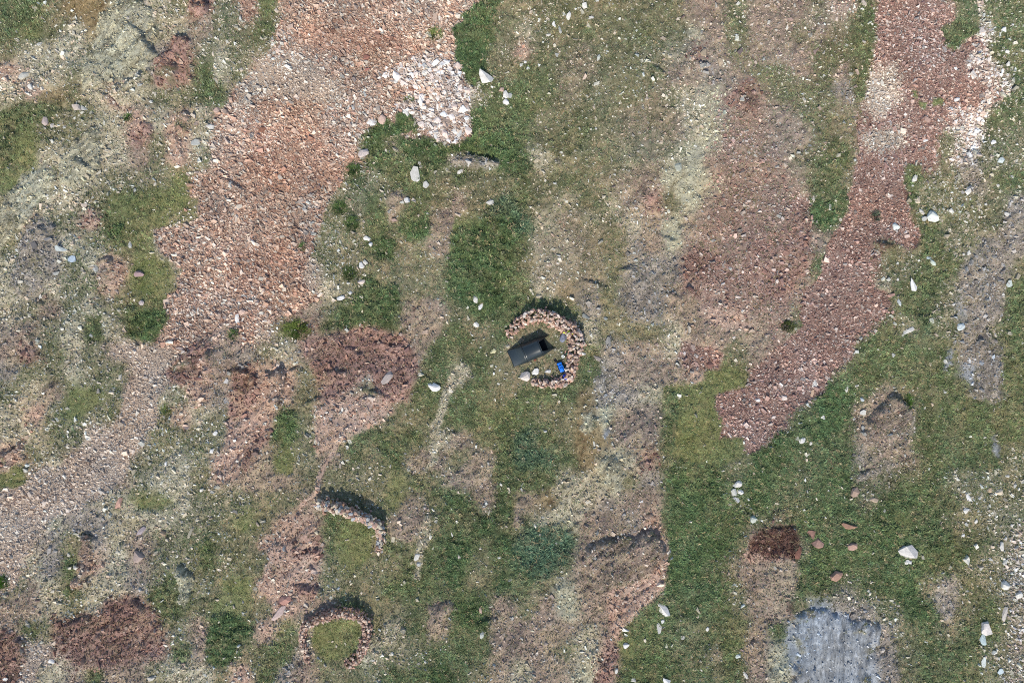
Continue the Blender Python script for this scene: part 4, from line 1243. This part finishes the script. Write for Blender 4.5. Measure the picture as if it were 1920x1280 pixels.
    (1140, 640, 10, 16, (150, 146, 140), 'grey slab right of the tent wall', 20),
    (1122, 672, 20, 8, (156, 146, 138), 'long grey slab in the brown heath by the tent wall', -35),
    (901, 1145, 5, 12, PK, 'slim pink rock at the head of the brown bluff', 0),
    (903, 1190, 8, 14, (204, 206, 196), 'pale rock on the rim of the brown bluff', -15),
    (783, 1040, 8, 16, WH, 'white rock on the lower worn path', -25),
    (785, 1055, 8, 9, GY_, 'grey rock under the white one on the lower worn path', 0),
    (848, 1000, 3, 9, WH, 'thin white stone in the rushes', 10),
    (861, 1042, 5, 9, (200, 190, 180), 'small pale stone in the middle rushes', 10),
    (699, 1236, 9, 3, WH, 'sliver of pale stone near the ring wall', 0),
    (1270, 312, 14, 20, (196, 196, 178), 'pale round lichened boulder in the heath', 0),
    (1318, 100, 12, 14, (184, 166, 142), 'tan block on the heath ridge', 0),
    (1350, 118, 9, 14, (198, 176, 150), 'tan upright block on the heath ridge', 15),
    (1393, 582, 8, 4, WW, 'small cream stone on the pink heath', 0),
    (1376, 633, 5, 4, WW, 'tiny white stone where heath meets red scree', 0),
    (1620, 6, 10, 14, (206, 190, 172), 'cream rock on the top edge', 25),
]
for k, (px, py, a, b, col, lab, rot) in enumerate(ROCKS):
    rock(px, py, a, b, col, lab, rot=rot)

# many alike blocks of the white pile and of the pale bands
M_IN = lambda px, py, pts: poly_sd(np.array([float(px)]), np.array([float(py)]), pts)[0]


def fill(pts, n, smin, smax, cols, label, group, seed, gap=.8, margin=2, bright=1):
    rr = random.Random(seed)
    xs, ys = [p[0] for p in pts], [p[1] for p in pts]
    got = []
    tries = 0
    while len(got) < n and tries < n * 60:
        tries += 1
        px, py = rr.uniform(min(xs), max(xs)), rr.uniform(min(ys), max(ys))
        if M_IN(px, py, pts) < margin or not (-8 < px < 1928 and -8 < py < 1288):
            continue
        s = smin + (smax - smin) * rr.random() ** 1.8
        if any((px - q[0]) ** 2 + (py - q[1]) ** 2 < (gap * (s + q[2]) / 2) ** 2 for q in got):
            continue
        got.append((px, py, s))
        o = rock(px, py, s, s * rr.uniform(.6, .95), rr.choice(cols), label, group, rot=rr.uniform(0, 180), seed=rr.randrange(10 ** 6))
        if bright != 1:
            o.color = (*[min(q * bright, .82) for q in o.color[:3]], 1)


fill(WHITE_L, 66, 9, 17, [WW, WH, (232, 220, 210), (214, 192, 178), (224, 206, 194)], 'angular whitish block in the pale pile at the lower edge of the pink scree', 'blocks of the white stone pile', 5, .72, 2, 1.25)
fill(WHITE_R, 22, 6, 10, [WW, WH, (216, 206, 196)], 'small whitish block in the pale band along the top of the red scree', 'blocks of the upper white band', 6, .8, 2, 1.2)
fill(WHITE_R2, 11, 5, 9, [WW, WH, (216, 206, 196)], 'small whitish block in the second pale band below the first', 'blocks of the second white band', 8)

fill([(1640, 470), (1800, 300), (1900, 330), (1915, 900), (1800, 900), (1560, 830), (1480, 830), (1600, 690)], 18, 5, 9, [WH, GY_, (206, 204, 188)],
     'small pale stone half sunk in the grass slope right of the red scree', 'pale stones in the right-hand grass', 9, 3)
fill([(1780, 880), (1918, 880), (1918, 1275), (1830, 1275), (1850, 1120)], 14, 6, 12, [WH, GY_, (210, 206, 196)],
     'pale stone on the stony turf along the lower right edge', 'pale stones of the lower right fringe', 10, 1.2)
fill([(20, 130), (230, 60), (300, 200), (190, 330), (330, 300), (180, 520), (60, 640), (20, 420), (160, 330), (100, 240)], 8, 6, 12, [GY_, (204, 196, 180), (196, 180, 164)],
     'pale rock scattered on the stony turf of the upper left', 'pale rocks of the upper left turf', 11, 2)

# ------------------------------------------------------------------ dry-stone walls
WALL_COLS = [(200, 172, 152), (206, 180, 160), (186, 152, 132), (212, 194, 178), (172, 144, 128), (200, 176, 162), (218, 204, 190), (168, 136, 120)]


def wall(name, label, pts, heights, widths, cols, seed, smean=.30, shared=None):
    """pts: centre line of the wall top in photograph pixels; every stone shown is an object"""
    rr = random.Random(seed)
    root = bpy.data.objects.new(name, None)
    root.empty_display_size = .3
    G = []
    for (px, py), h in zip(pts, heights):
        G.append(P(px, py, h * .9))
    root.location = (G[0][0], G[0][1], float(zat(*G[0])))
    COL.objects.link(root)
    tag(root, label, 'wall')
    seg = [math.dist(G[i], G[i + 1]) for i in range(len(G) - 1)]
    total = sum(seg)

    def at(s):
        i = 0
        while i < len(seg) - 1 and s > seg[i]:
            s -= seg[i]
            i += 1
        f = min(max(s / seg[i], 0), 1)
        a, b = G[i], G[i + 1]
        dx, dy = (b[0] - a[0]) / seg[i], (b[1] - a[1]) / seg[i]
        return (a[0] + (b[0] - a[0]) * f, a[1] + (b[1] - a[1]) * f, dx, dy, heights[i] + (heights[i + 1] - heights[i]) * f, widths[i] + (widths[i + 1] - widths[i]) * f)

    items = []
    s = 0.0
    while s < total:
        x, y, dx, dy, h, w = at(s)
        nl = max(1, int(round(h / .17)))
        for l in range(nl):
            zt = (l + .5) / nl
            ww = w * (1.15 - .40 * zt)
            nw = max(3, int(round(ww / (smean * .72))))
            for k in range(nw):
                inner = 0 < k < nw - 1 and l < nl - 2
                if inner:
                    continue
                off = (k / (nw - 1) - .5) * (ww - smean * .4) + rr.uniform(-.10, .10)
                jj = rr.uniform(-.14, .14)
                sx = smean * rr.choice((.55, .7, .85, 1.0, 1.25, 1.5)) * rr.uniform(.85, 1.15)
                sy = smean * rr.uniform(.65, 1.1)
                sz = (h / nl) * rr.uniform(1.1, 1.7)
                px_, py_ = x - dy * off + dx * jj, y + dx * off + dy * jj
                pz = float(zat(px_, py_)) + zt * h + rr.uniform(-.06, .08)
                ang = math.atan2(dy, dx) + rr.choice((0, 0, math.pi / 2)) + rr.gauss(0, .6)
                items.append((l == nl - 1, px_, py_, pz, sx, sy, sz, ang, rr.uniform(-.25, .25), rr.uniform(-.25, .25), rr.randrange(len(WALLSTONE)), rr.choice(cols), rr.uniform(.62, 1.1)))
        s += smean * .8
    # fallen stones at the foot
    for _ in range(int(total * 1.6)):
        x, y, dx, dy, h, w = at(rr.uniform(0, total))
        off = rr.choice((-1, 1)) * (w * .62 + rr.uniform(0, .22))
        px_, py_ = x - dy * off, y + dx * off
        sz = rr.uniform(.1, .2)
        items.append((False, px_, py_, float(zat(px_, py_)) + sz * .25, rr.uniform(.16, .3), rr.uniform(.12, .24), sz, rr.uniform(0, 6.3), 0, 0, rr.randrange(len(WALLSTONE)), rr.choice(cols), rr.uniform(.8, 1.1)))
    items.sort(key=lambda q: (not q[0], -q[4] * q[5] - q[3] * .1))
    inv = Matrix.Translation(root.location).inverted()
    core_v, core_f, n0 = [], [], 0
    for n, (top, px_, py_, pz, sx, sy, sz, ang, rx, ry, mi, c, br) in enumerate(items):
        if n < 295:
            o = bpy.data.objects.new('stone', WALLSTONE[mi])
            COL.objects.link(o)
            o.parent = root
            o.location = Vector((px_, py_, pz)) - root.location
            o.rotation_euler = (rx, ry, ang)
            o.scale = (sx * 1.05, sy * 1.25, sz * 1.3)
            cc = lin(c) * br
            o.color = (*[float(min(q, .85)) for q in cc], 1)
        else:
            M = Matrix.LocRotScale(Vector((px_, py_, pz)) - root.location, Matrix.Rotation(ang, 3, 'Z').to_quaternion(), Vector((sx * 1.05, sy * 1.25, sz * 1.3)))
            me = WALLSTONE[mi]
            core_v += [tuple(M @ v.co) for v in me.vertices]
            core_f += [tuple(i + n0 for i in p.vertices) for p in me.polygons]
            n0 += len(me.vertices)
    if core_v:
        me = bpy.data.meshes.new('rubble_core')
        me.from_pydata(core_v, [], core_f)
        me.materials.append(M_STONE)
        o = link('rubble_core', me, root)
        o.color = (*[float(q) for q in lin((184, 146, 128))], 1)
        o['kind'] = 'stuff'
    print(name, len(items), 'stones, length', round(total, 1))
    return root


wall('dry_stone_wall', 'horseshoe dry-stone windbreak of pinkish stones sheltering the dark tent',
     [(953, 627), (967, 611), (986, 597), (1007, 590), (1030, 595), (1053, 606), (1074, 620), (1083, 640), (1079, 657), (1073, 677), (1070, 698), (1065, 715), (1040, 719), (1018, 719), (1000, 716)],
     [.35, .5, .75, .9, 1.0, 1.0, 1.0, .95, .85, .75, .65, .55, .45, .4, .25],
     [.6, .7, .75, .8, .85, .9, .95, .95, .85, .7, .65, .6, .55, .5, .4], WALL_COLS, 21, .30)
wall('dry_stone_wall', 'short bent dry-stone wall with grey blocks at one end, no tent',
     [(594, 946), (614, 950), (640, 957), (668, 968), (694, 979), (711, 988), (713, 1005), (711, 1022), (709, 1040)],
     [.7, 1.0, 1.05, 1.0, .95, .85, .55, .45, .3],
     [.5, .62, .62, .58, .55, .55, .5, .48, .42], [(206, 190, 170), (188, 162, 142), (172, 172, 172), (176, 146, 128), (212, 196, 172), (180, 148, 132), (158, 128, 114)], 22, .36)
wall('dry_stone_wall', 'round open-ended dry-stone enclosure around bright grass near the bottom',
     [(578, 1240), (570, 1214), (567, 1192), (574, 1172), (597, 1161), (625, 1154), (652, 1152), (675, 1159), (687, 1172), (686, 1192), (682, 1211), (673, 1231), (656, 1245), (645, 1252)],
     [.3, .4, .5, .7, .9, 1.0, 1.0, .9, .75, .6, .5, .4, .3, .2],
     [.38, .42, .45, .45, .48, .48, .48, .55, .6, .6, .6, .65, .65, .6], [(182, 150, 132), (168, 136, 120), (198, 172, 154), (150, 120, 106), (188, 162, 146), (206, 186, 168)], 23, .25)

# ------------------------------------------------------------------ tent
M_FLY = mat_plain('tent_fabric', (36, 44, 48), rough=.34, spec=.5, noise=.06, sc=6)
M_FLYIN = mat_plain('tent_inner_fabric', (26, 27, 28), rough=.8, spec=.2, noise=.1)
M_POLE = mat_plain('pole_sleeve', (44, 52, 55), rough=.5, noise=.05)
M_CORD = mat_plain('guy_cord', (150, 146, 90), rough=.7, noise=.1)

tent = bpy.data.objects.new('tent', None)
tent.location = (TENT_O[0], TENT_O[1], float(zat(*TENT_O)))
tent.rotation_euler = (0, 0, TENT_A)
COL.objects.link(tent)
tag(tent, 'dark grey-green tunnel tent with open front inside the horseshoe wall', 'tent')
# local axes: +x along the tent to its front, -y south
U1, U2, UF = 1.12, 2.42, 3.44
NA = 24


def hoop(u, hw, hh, t):
    """t 0..1 from the south foot over the top to the north foot"""
    a = math.pi * t
    ca, sa = math.cos(a), math.sin(a)
    e = .82
    return Vector((u, -hw * math.copysign(abs(ca) ** e, ca), hh * abs(sa) ** e + .02))


def grid_sheet(name, fn, nu, nv, material, parent, thick=.004, smooth=True):
    bm = bmesh.new()
    vv = [[bm.verts.new(fn(i / nu, j / nv)) for j in range(nv + 1)] for i in range(nu + 1)]
    for i in range(nu):
        for j in range(nv):
            f = [vv[i][j], vv[i + 1][j], vv[i + 1][j + 1], vv[i][j + 1]]
            try:
                bm.faces.new(f)
            except ValueError:
                pass
    bmesh.ops.remove_doubles(bm, verts=bm.verts, dist=.0005)
    bmesh.ops.dissolve_degenerate(bm, dist=.0005, edges=bm.edges)
    bmesh.ops.recalc_face_normals(bm, faces=bm.faces)
    o = bm_obj(name, bm, material, parent, smooth)
    so = o.modifiers.new('cloth', 'SOLIDIFY')
    so.thickness = thick
    return o


HW1, HH1, HW2, HH2 = .74, .95, .74, 1.02


def tube(s, t):
    sag = 1 - .035 * math.sin(math.pi * s)
    return hoop(U1 + (U2 - U1) * s, (HW1 + (HW2 - HW1) * s) * sag, (HH1 + (HH2 - HH1) * s) * sag, t)


def tail(s, t):
    a = hoop(U1, HW1, HH1, t)
    k = min(max((t - .28) / .44, 0), 1)
    e = Vector((0.0 + .05 * math.sin(math.pi * k), -.64 + 1.28 * k, .02 + .16 * math.sin(math.pi * k)))
    p = a.lerp(e, s)
    p.z -= .07 * math.sin(math.pi * s) * math.sin(math.pi * t)
    return p


grid_sheet('fly_sheet', tube, 10, NA, M_FLY, tent)
grid_sheet('tail_panel', tail, 10, NA, M_FLY, tent)


def flap(side):
    def f(s, t):
        tt = (.0 + .36 * t) if side < 0 else (1 - .36 * t)
        a = hoop(U2, HW2, HH2, tt)
        e = Vector((UF, side * .52, .03))
        p = a.lerp(e, s)
        p.z -= .06 * math.sin(math.pi * s)
        return p
    return f


grid_sheet('vestibule_flap', flap(-1), 8, 8, M_FLY, tent)
grid_sheet('vestibule_flap', flap(1), 8, 8, M_FLY, tent)


def inner(s, t):
    a = hoop(U2 - .10, HW2 * .93, HH2 * .93, t)
    b = Vector((U2 - .10, a.y, .03))
    return b.lerp(a, s)


grid_sheet('inner_door', inner, 4, NA, M_FLYIN, tent, .003, False)
grid_sheet('groundsheet', lambda s, t: Vector((U2 - .12 + .62 * s, (-.60 + 1.2 * t) * (1 - .1 * s), .045 + .012 * math.sin(9 * t + 4 * s))), 6, 10, M_FLYIN, tent)


def tube_mesh(name, pts, rad, material, parent, sides=6):
    bm = bmesh.new()
    rings = []
    for i, p in enumerate(pts):
        a, b = pts[max(i - 1, 0)], pts[min(i + 1, len(pts) - 1)]
        d = (b - a).normalized()
        up = Vector((0, 0, 1)) if abs(d.z) < .95 else Vector((1, 0, 0))
        s = d.cross(up).normalized()
        q = s.cross(d)
        r_ = rad[i] if isinstance(rad, (list, tuple)) else rad
        rings.append([bm.verts.new(p + (s * math.cos(2 * math.pi * k / sides) + q * math.sin(2 * math.pi * k / sides)) * r_) for k in range(sides)])
    for a, b in zip(rings, rings[1:]):
        for k in range(sides):
            bm.faces.new((a[k], a[(k + 1) % sides], b[(k + 1) % sides], b[k]))
    bm.faces.new(rings[0][::-1])
    bm.faces.new(rings[-1])
    bmesh.ops.recalc_face_normals(bm, faces=bm.faces)
    return bm_obj(name, bm, material, parent)


for u_, hw, hh in ((U1, HW1, HH1), (U2, HW2, HH2)):
    tube_mesh('pole_sleeve', [hoop(u_, hw + .008, hh + .01, k / NA) for k in range(NA + 1)], .02, M_POLE, tent)
for (a, b) in (((U1, -HW1 * .8, .55), (U1 - .3, -1.25, .0)), ((U1, HW1 * .8, .55), (U1 - .3, 1.25, .0)), ((U2, -HW2 * .8, .55), (U2 + .3, -1.2, .0)), ((U2, HW2 * .8, .55), (U2 + .3, 1.2, .0)),
               ((.02, -.63, .03), (-.22, -.72, 0)), ((.02, .63, .03), (-.22, .72, 0))):
    gl = tube_mesh('guy_line', [Vector(a), (Vector(a) + Vector(b)) / 2 - Vector((0, 0, .01)), Vector(b)], .004, M_CORD, tent, 4)
    tube_mesh('peg', [Vector(b) + Vector((0, 0, .05)), Vector(b) - Vector((0, 0, .08))], .008, M_POLE, gl, 5)

# ------------------------------------------------------------------ camping gear along the wall
M_BLUE = mat_plain('pack_nylon', (20, 112, 214), rough=.5, noise=.22, sc=5, bump=.5)
M_BLUE2 = mat_plain('sack_nylon', (40, 66, 190), rough=.5, noise=.22, sc=6, bump=.5)
M_BLACK = mat_plain('black_webbing', (24, 25, 28), rough=.7, noise=.2)
M_CYAN = mat_plain('pale_cloth', (206, 226, 234), rough=.7, noise=.1)
M_NEON = mat_plain('neon_cloth', (214, 232, 60), rough=.7, noise=.18, sc=8, bump=.6)
M_GREYC = mat_plain('grey_cloth', (112, 116, 132), rough=.85, noise=.35, sc=9, bump=.8)
M_TEAL = mat_plain('dark_green_bag', (34, 96, 78), rough=.6, noise=.25, sc=9, bump=.5)
M_WHITE = mat_plain('white_enamel', (226, 230, 228), rough=.35, noise=.05)
M_STEEL = mat_plain('dark_pot', (64, 68, 72), rough=.4, noise=.1)


def blob(name, sx, sy, sz, material, parent=None, seed=0, bump=.12, sub=3, box=.5, offset=(0, 0, 0)):
    """a soft, creased bag or bundle"""
    bm = bmesh.new()
    bmesh.ops.create_icosphere(bm, subdivisions=sub, radius=1)
    ph = random.Random(seed)
    ks = [(Vector((ph.gauss(0, 1), ph.gauss(0, 1), ph.gauss(0, 1))) * ph.uniform(1.5, 4.5), ph.uniform(0, 6.3)) for _ in range(8)]
    for v in bm.verts:
        d = v.co.normalized()
        k = max(abs(d.x), abs(d.y), abs(d.z))
        p = d * (1 - box) + d / k * box * .85
        w = sum(math.sin(q.dot(d) + f) for q, f in ks) / 8
        p = p * (1 + bump * w)
        v.co = Vector((p.x * sx / 2 + offset[0], p.y * sy / 2 + offset[1], max(p.z, -.9) * sz / 2 + offset[2]))
    return bm_obj(name, bm, material, parent)


def item(name, label, cat, px, py, rz, z=0.0):
    x, y = P(px, py, z + .15)
    o = bpy.data.objects.new(name, None)
    o.location = (x, y, float(zat(x, y)) + z)
    o.rotation_euler = (0, 0, R(rz))
    COL.objects.link(o)
    return tag(o, label, cat)


bp = item('backpack', 'bright blue backpack lying inside the horseshoe wall', 'backpack', 1052, 690, 112)
blob('body', .66, .50, .34, M_BLUE, bp, 3, .07, 4, .6, (0, 0, .17))
blob('lid', .22, .44, .26, M_BLUE, bp, 4, .10, 3, .6, (.36, 0, .17))
blob('pocket', .34, .26, .12, M_BLUE, bp, 5, .08, 3, .6, (-.10, 0, .34))
for s in (-1, 1):
    tube_mesh('strap', [Vector((.30, s * .17, .33)), Vector((.10, s * .22, .37)), Vector((-.15, s * .20, .35)), Vector((-.32, s * .17, .22))], .022, M_BLACK, bp, 6)
tube_mesh('buckle_strap', [Vector((.24, -.24, .16)), Vector((.245, 0, .36)), Vector((.24, .24, .16))], .014, M_BLACK, bp, 5)

sk = item('stuff_sack', 'deep blue sack with a pale end below the backpack', 'bag', 1060.5, 707, 110, .10)
blob('body', .44, .38, .32, M_BLUE2, sk, 7, .12, 4, .4, (.03, 0, .16))
blob('pale_end', .14, .30, .20, M_CYAN, sk, 8, .12, 3, .4, (-.22, 0, .15))
tube_mesh('draw_cord', [Vector((.24, -.1, .2)), Vector((.29, 0, .27)), Vector((.24, .12, .2))], .012, M_BLACK, sk, 5)

pc = item('pouch', 'small black pouch with a strap at the top of the backpack', 'pouch', 1041.5, 676.5, 125)
blob('body', .30, .20, .10, M_BLACK, pc, 9, .12, 3, .5, (0, 0, .05))
tube_mesh('strap', [Vector((.12, .04, .09)), Vector((-.1, .02, .12)), Vector((-.28, -.02, .05)), Vector((-.36, -.05, .02))], .014, M_BLACK, pc, 5)

ja = item('jacket', 'neon yellow-green jacket crumpled on the wall stones', 'jacket', 1065.5, 624, 30, .62)
blob('body', .40, .42, .20, M_NEON, ja, 11, .30, 4, .2, (0, 0, .08))
blob('sleeve', .40, .14, .13, M_NEON, ja, 12, .22, 3, .2, (-.16, .18, .06))
blob('sleeve', .34, .13, .12, M_NEON, ja, 13, .22, 3, .2, (.14, -.20, .05))

gb = item('clothing_bundle', 'grey-blue clothing bundle heaped below the neon jacket', 'clothes', 1055.5, 634, 70, .05)
blob('body', .66, .48, .34, M_GREYC, gb, 14, .26, 4, .2, (0, 0, .15))
blob('fold', .40, .22, .16, M_GREYC, gb, 15, .3, 3, .2, (.2, .1, .26))

tb = item('stuff_sack', 'dark green bag among the cooking things by the wall', 'bag', 1066, 663, 15)
blob('body', .36, .26, .22, M_TEAL, tb, 16, .16, 3, .4, (0, 0, .11))
tube_mesh('draw_cord', [Vector((.16, -.05, .16)), Vector((.22, 0, .18)), Vector((.17, .06, .14))], .010, M_BLACK, tb, 5)


def lathe(name, prof, material, parent, n=20):
    bm = bmesh.new()
    rings = [[bm.verts.new((r_ * math.cos(2 * math.pi * k / n), r_ * math.sin(2 * math.pi * k / n), z_)) for k in range(n)] for r_, z_ in prof]
    for a, b in zip(rings, rings[1:]):
        for k in range(n):
            bm.faces.new((a[k], a[(k + 1) % n], b[(k + 1) % n], b[k]))
    bm.faces.new(rings[0][::-1])
    bm.faces.new(rings[-1])
    bmesh.ops.recalc_face_normals(bm, faces=bm.faces)
    return bm_obj(name, bm, material, parent)


pot = item('cooking_pot', 'dark cooking pot on the ground next to the dark green bag', 'pot', 1058.5, 664.5, 40)
lathe('body', [(.06, .0), (.085, .005), (.09, .02), (.09, .11), (.095, .115), (.085, .115), (.083, .03), (.02, .025)], M_STEEL, pot)
tube_mesh('handle', [Vector((.09, 0, .09)), Vector((.16, .01, .095)), Vector((.24, .02, .10))], .010, M_BLACK, pot, 6)
mug = item('mug', 'white mug left of the dark cooking pot', 'mug', 1053, 660.5, 160)
lathe('body', [(.035, .0), (.05, .006), (.055, .1), (.06, .105), (.05, .105), (.045, .02), (.01, .015)], M_WHITE, mug)
tube_mesh('handle', [Vector((.053, 0, .085)), Vector((.09, 0, .08)), Vector((.09, 0, .04)), Vector((.053, 0, .025))], .009, M_WHITE, mug, 6)
pl = item('plate', 'pale grey plate lying between the mug and the pot', 'plate', 1056, 668, 0)
lathe('rim', [(.05, .0), (.12, .012), (.13, .022), (.125, .024), (.06, .012), (.01, .011)], M_WHITE, pl)

# ------------------------------------------------------------------ grass tussocks one can tell apart
def tussock(px, py, rx, ry, col, label, n=700, L=.22, seed=0):
    r = np.random.default_rng(seed + int(px))
    x0, y0 = P(px, py)
    a = r.random(n) * 2 * math.pi
    q = np.sqrt(r.random(n)) * (1 + .25 * np.sin(a * 3 + px) + .15 * np.sin(a * 7 + py))
    q = np.clip(q, 0, 1.3)
    x = np.cos(a) * q * rx / PPM
    y = np.sin(a) * q * ry / PPM
    dome = .10 * (1 - q ** 2)
    az = a + r.normal(0, .8, n)
    til = R(35) + q * R(38) + r.normal(0, .15, n)
    Ln = L * (.6 + .7 * r.random(n))
    wd = .018 + .018 * r.random(n)
    z0 = zat(x + x0, y + y0) - float(zat(x0, y0)) + dome
    V = np.empty((n, 3, 3), np.float32)
    dx, dy = np.cos(az), np.sin(az)
    V[:, 0] = np.stack([x - dy * wd, y + dx * wd, z0 - .15], -1)
    V[:, 1] = np.stack([x + dy * wd, y - dx * wd, z0 - .15], -1)
    V[:, 2] = np.stack([x + dx * np.sin(til) * Ln, y + dy * np.sin(til) * Ln, z0 + np.cos(til) * Ln], -1)
    c = lin(col)[None] * (.6 + .8 * r.random((n, 1))) * (1 + (r.random((n, 1)) - .5) * np.array([.3, 0, -.1]))
    C = np.repeat(c[:, None], 3, 1).reshape(-1, 3)
    o = link('grass_tussock', mesh_np('grass_tussock', V.reshape(-1, 3), np.arange(n * 3).reshape(-1, 3), np.clip(C, .004, .9), M_GRASS))
    o.location = (x0, y0, float(zat(x0, y0)))
    tag(o, label, 'grass tussock', 'grass tussocks on the scree')


GD, GYL = (104, 126, 76), (136, 148, 90)
for (px, py, rx, ry, c, lab) in [
    (816, 66, 14, 14, GYL, 'yellow-green tussock alone high in the pink scree'),
    (767, 190, 9, 9, (106, 124, 70), 'small tussock inside the white stone pile'),
    (637, 390, 14, 14, GD, 'upper tussock of the dark green pair at the scree fringe'),
    (660, 419, 13, 14, GD, 'lower tussock of the dark green pair at the scree fringe'),
    (567, 462, 7, 8, GD, 'tiny dark tussock alone in the lower pink scree'),
    (655, 513, 12, 15, (92, 110, 66), 'oval tussock on the stony fringe below the dark pair'),
    (557, 618, 25, 19, (120, 136, 72), 'broad yellow-green tussock at the foot of the pink scree'),
    (439, 627, 9, 10, GD, 'small dark tussock below the white upright stone'),
    (664, 318, 14, 12, GD, 'dark green tussock at the corner of the scree edge'),
    (245, 223, 8, 7, (96, 122, 66), 'small green tussock in upper left stony ground'),
    (313, 768, 8, 11, GYL, 'yellow-green tussock by the pale tongue of scree'),
    (1642, 405, 8, 10, (100, 112, 92), 'grey-green tussock inside the red scree'),
    (1476, 612, 14, 10, (92, 100, 60), 'dull dark tussock at the inner edge of red scree'),
    (1704, 752, 8, 12, (96, 124, 60), 'bright green tussock above the rock dome'),
    (5, 1092, 12, 14, (96, 128, 54), 'vivid green tussock at the left edge'),
]:
    tussock(px, py, rx, ry, c, lab, n=int(rx * ry * 4.2))

print('triangles', sum(sum(len(p.vertices) - 2 for p in me.polygons) * me.users for me in bpy.data.meshes if len(me.polygons) < 3000) + sum(len(me.polygons) * (len(me.polygons[0].vertices) - 2) for me in bpy.data.meshes if len(me.polygons) >= 3000))
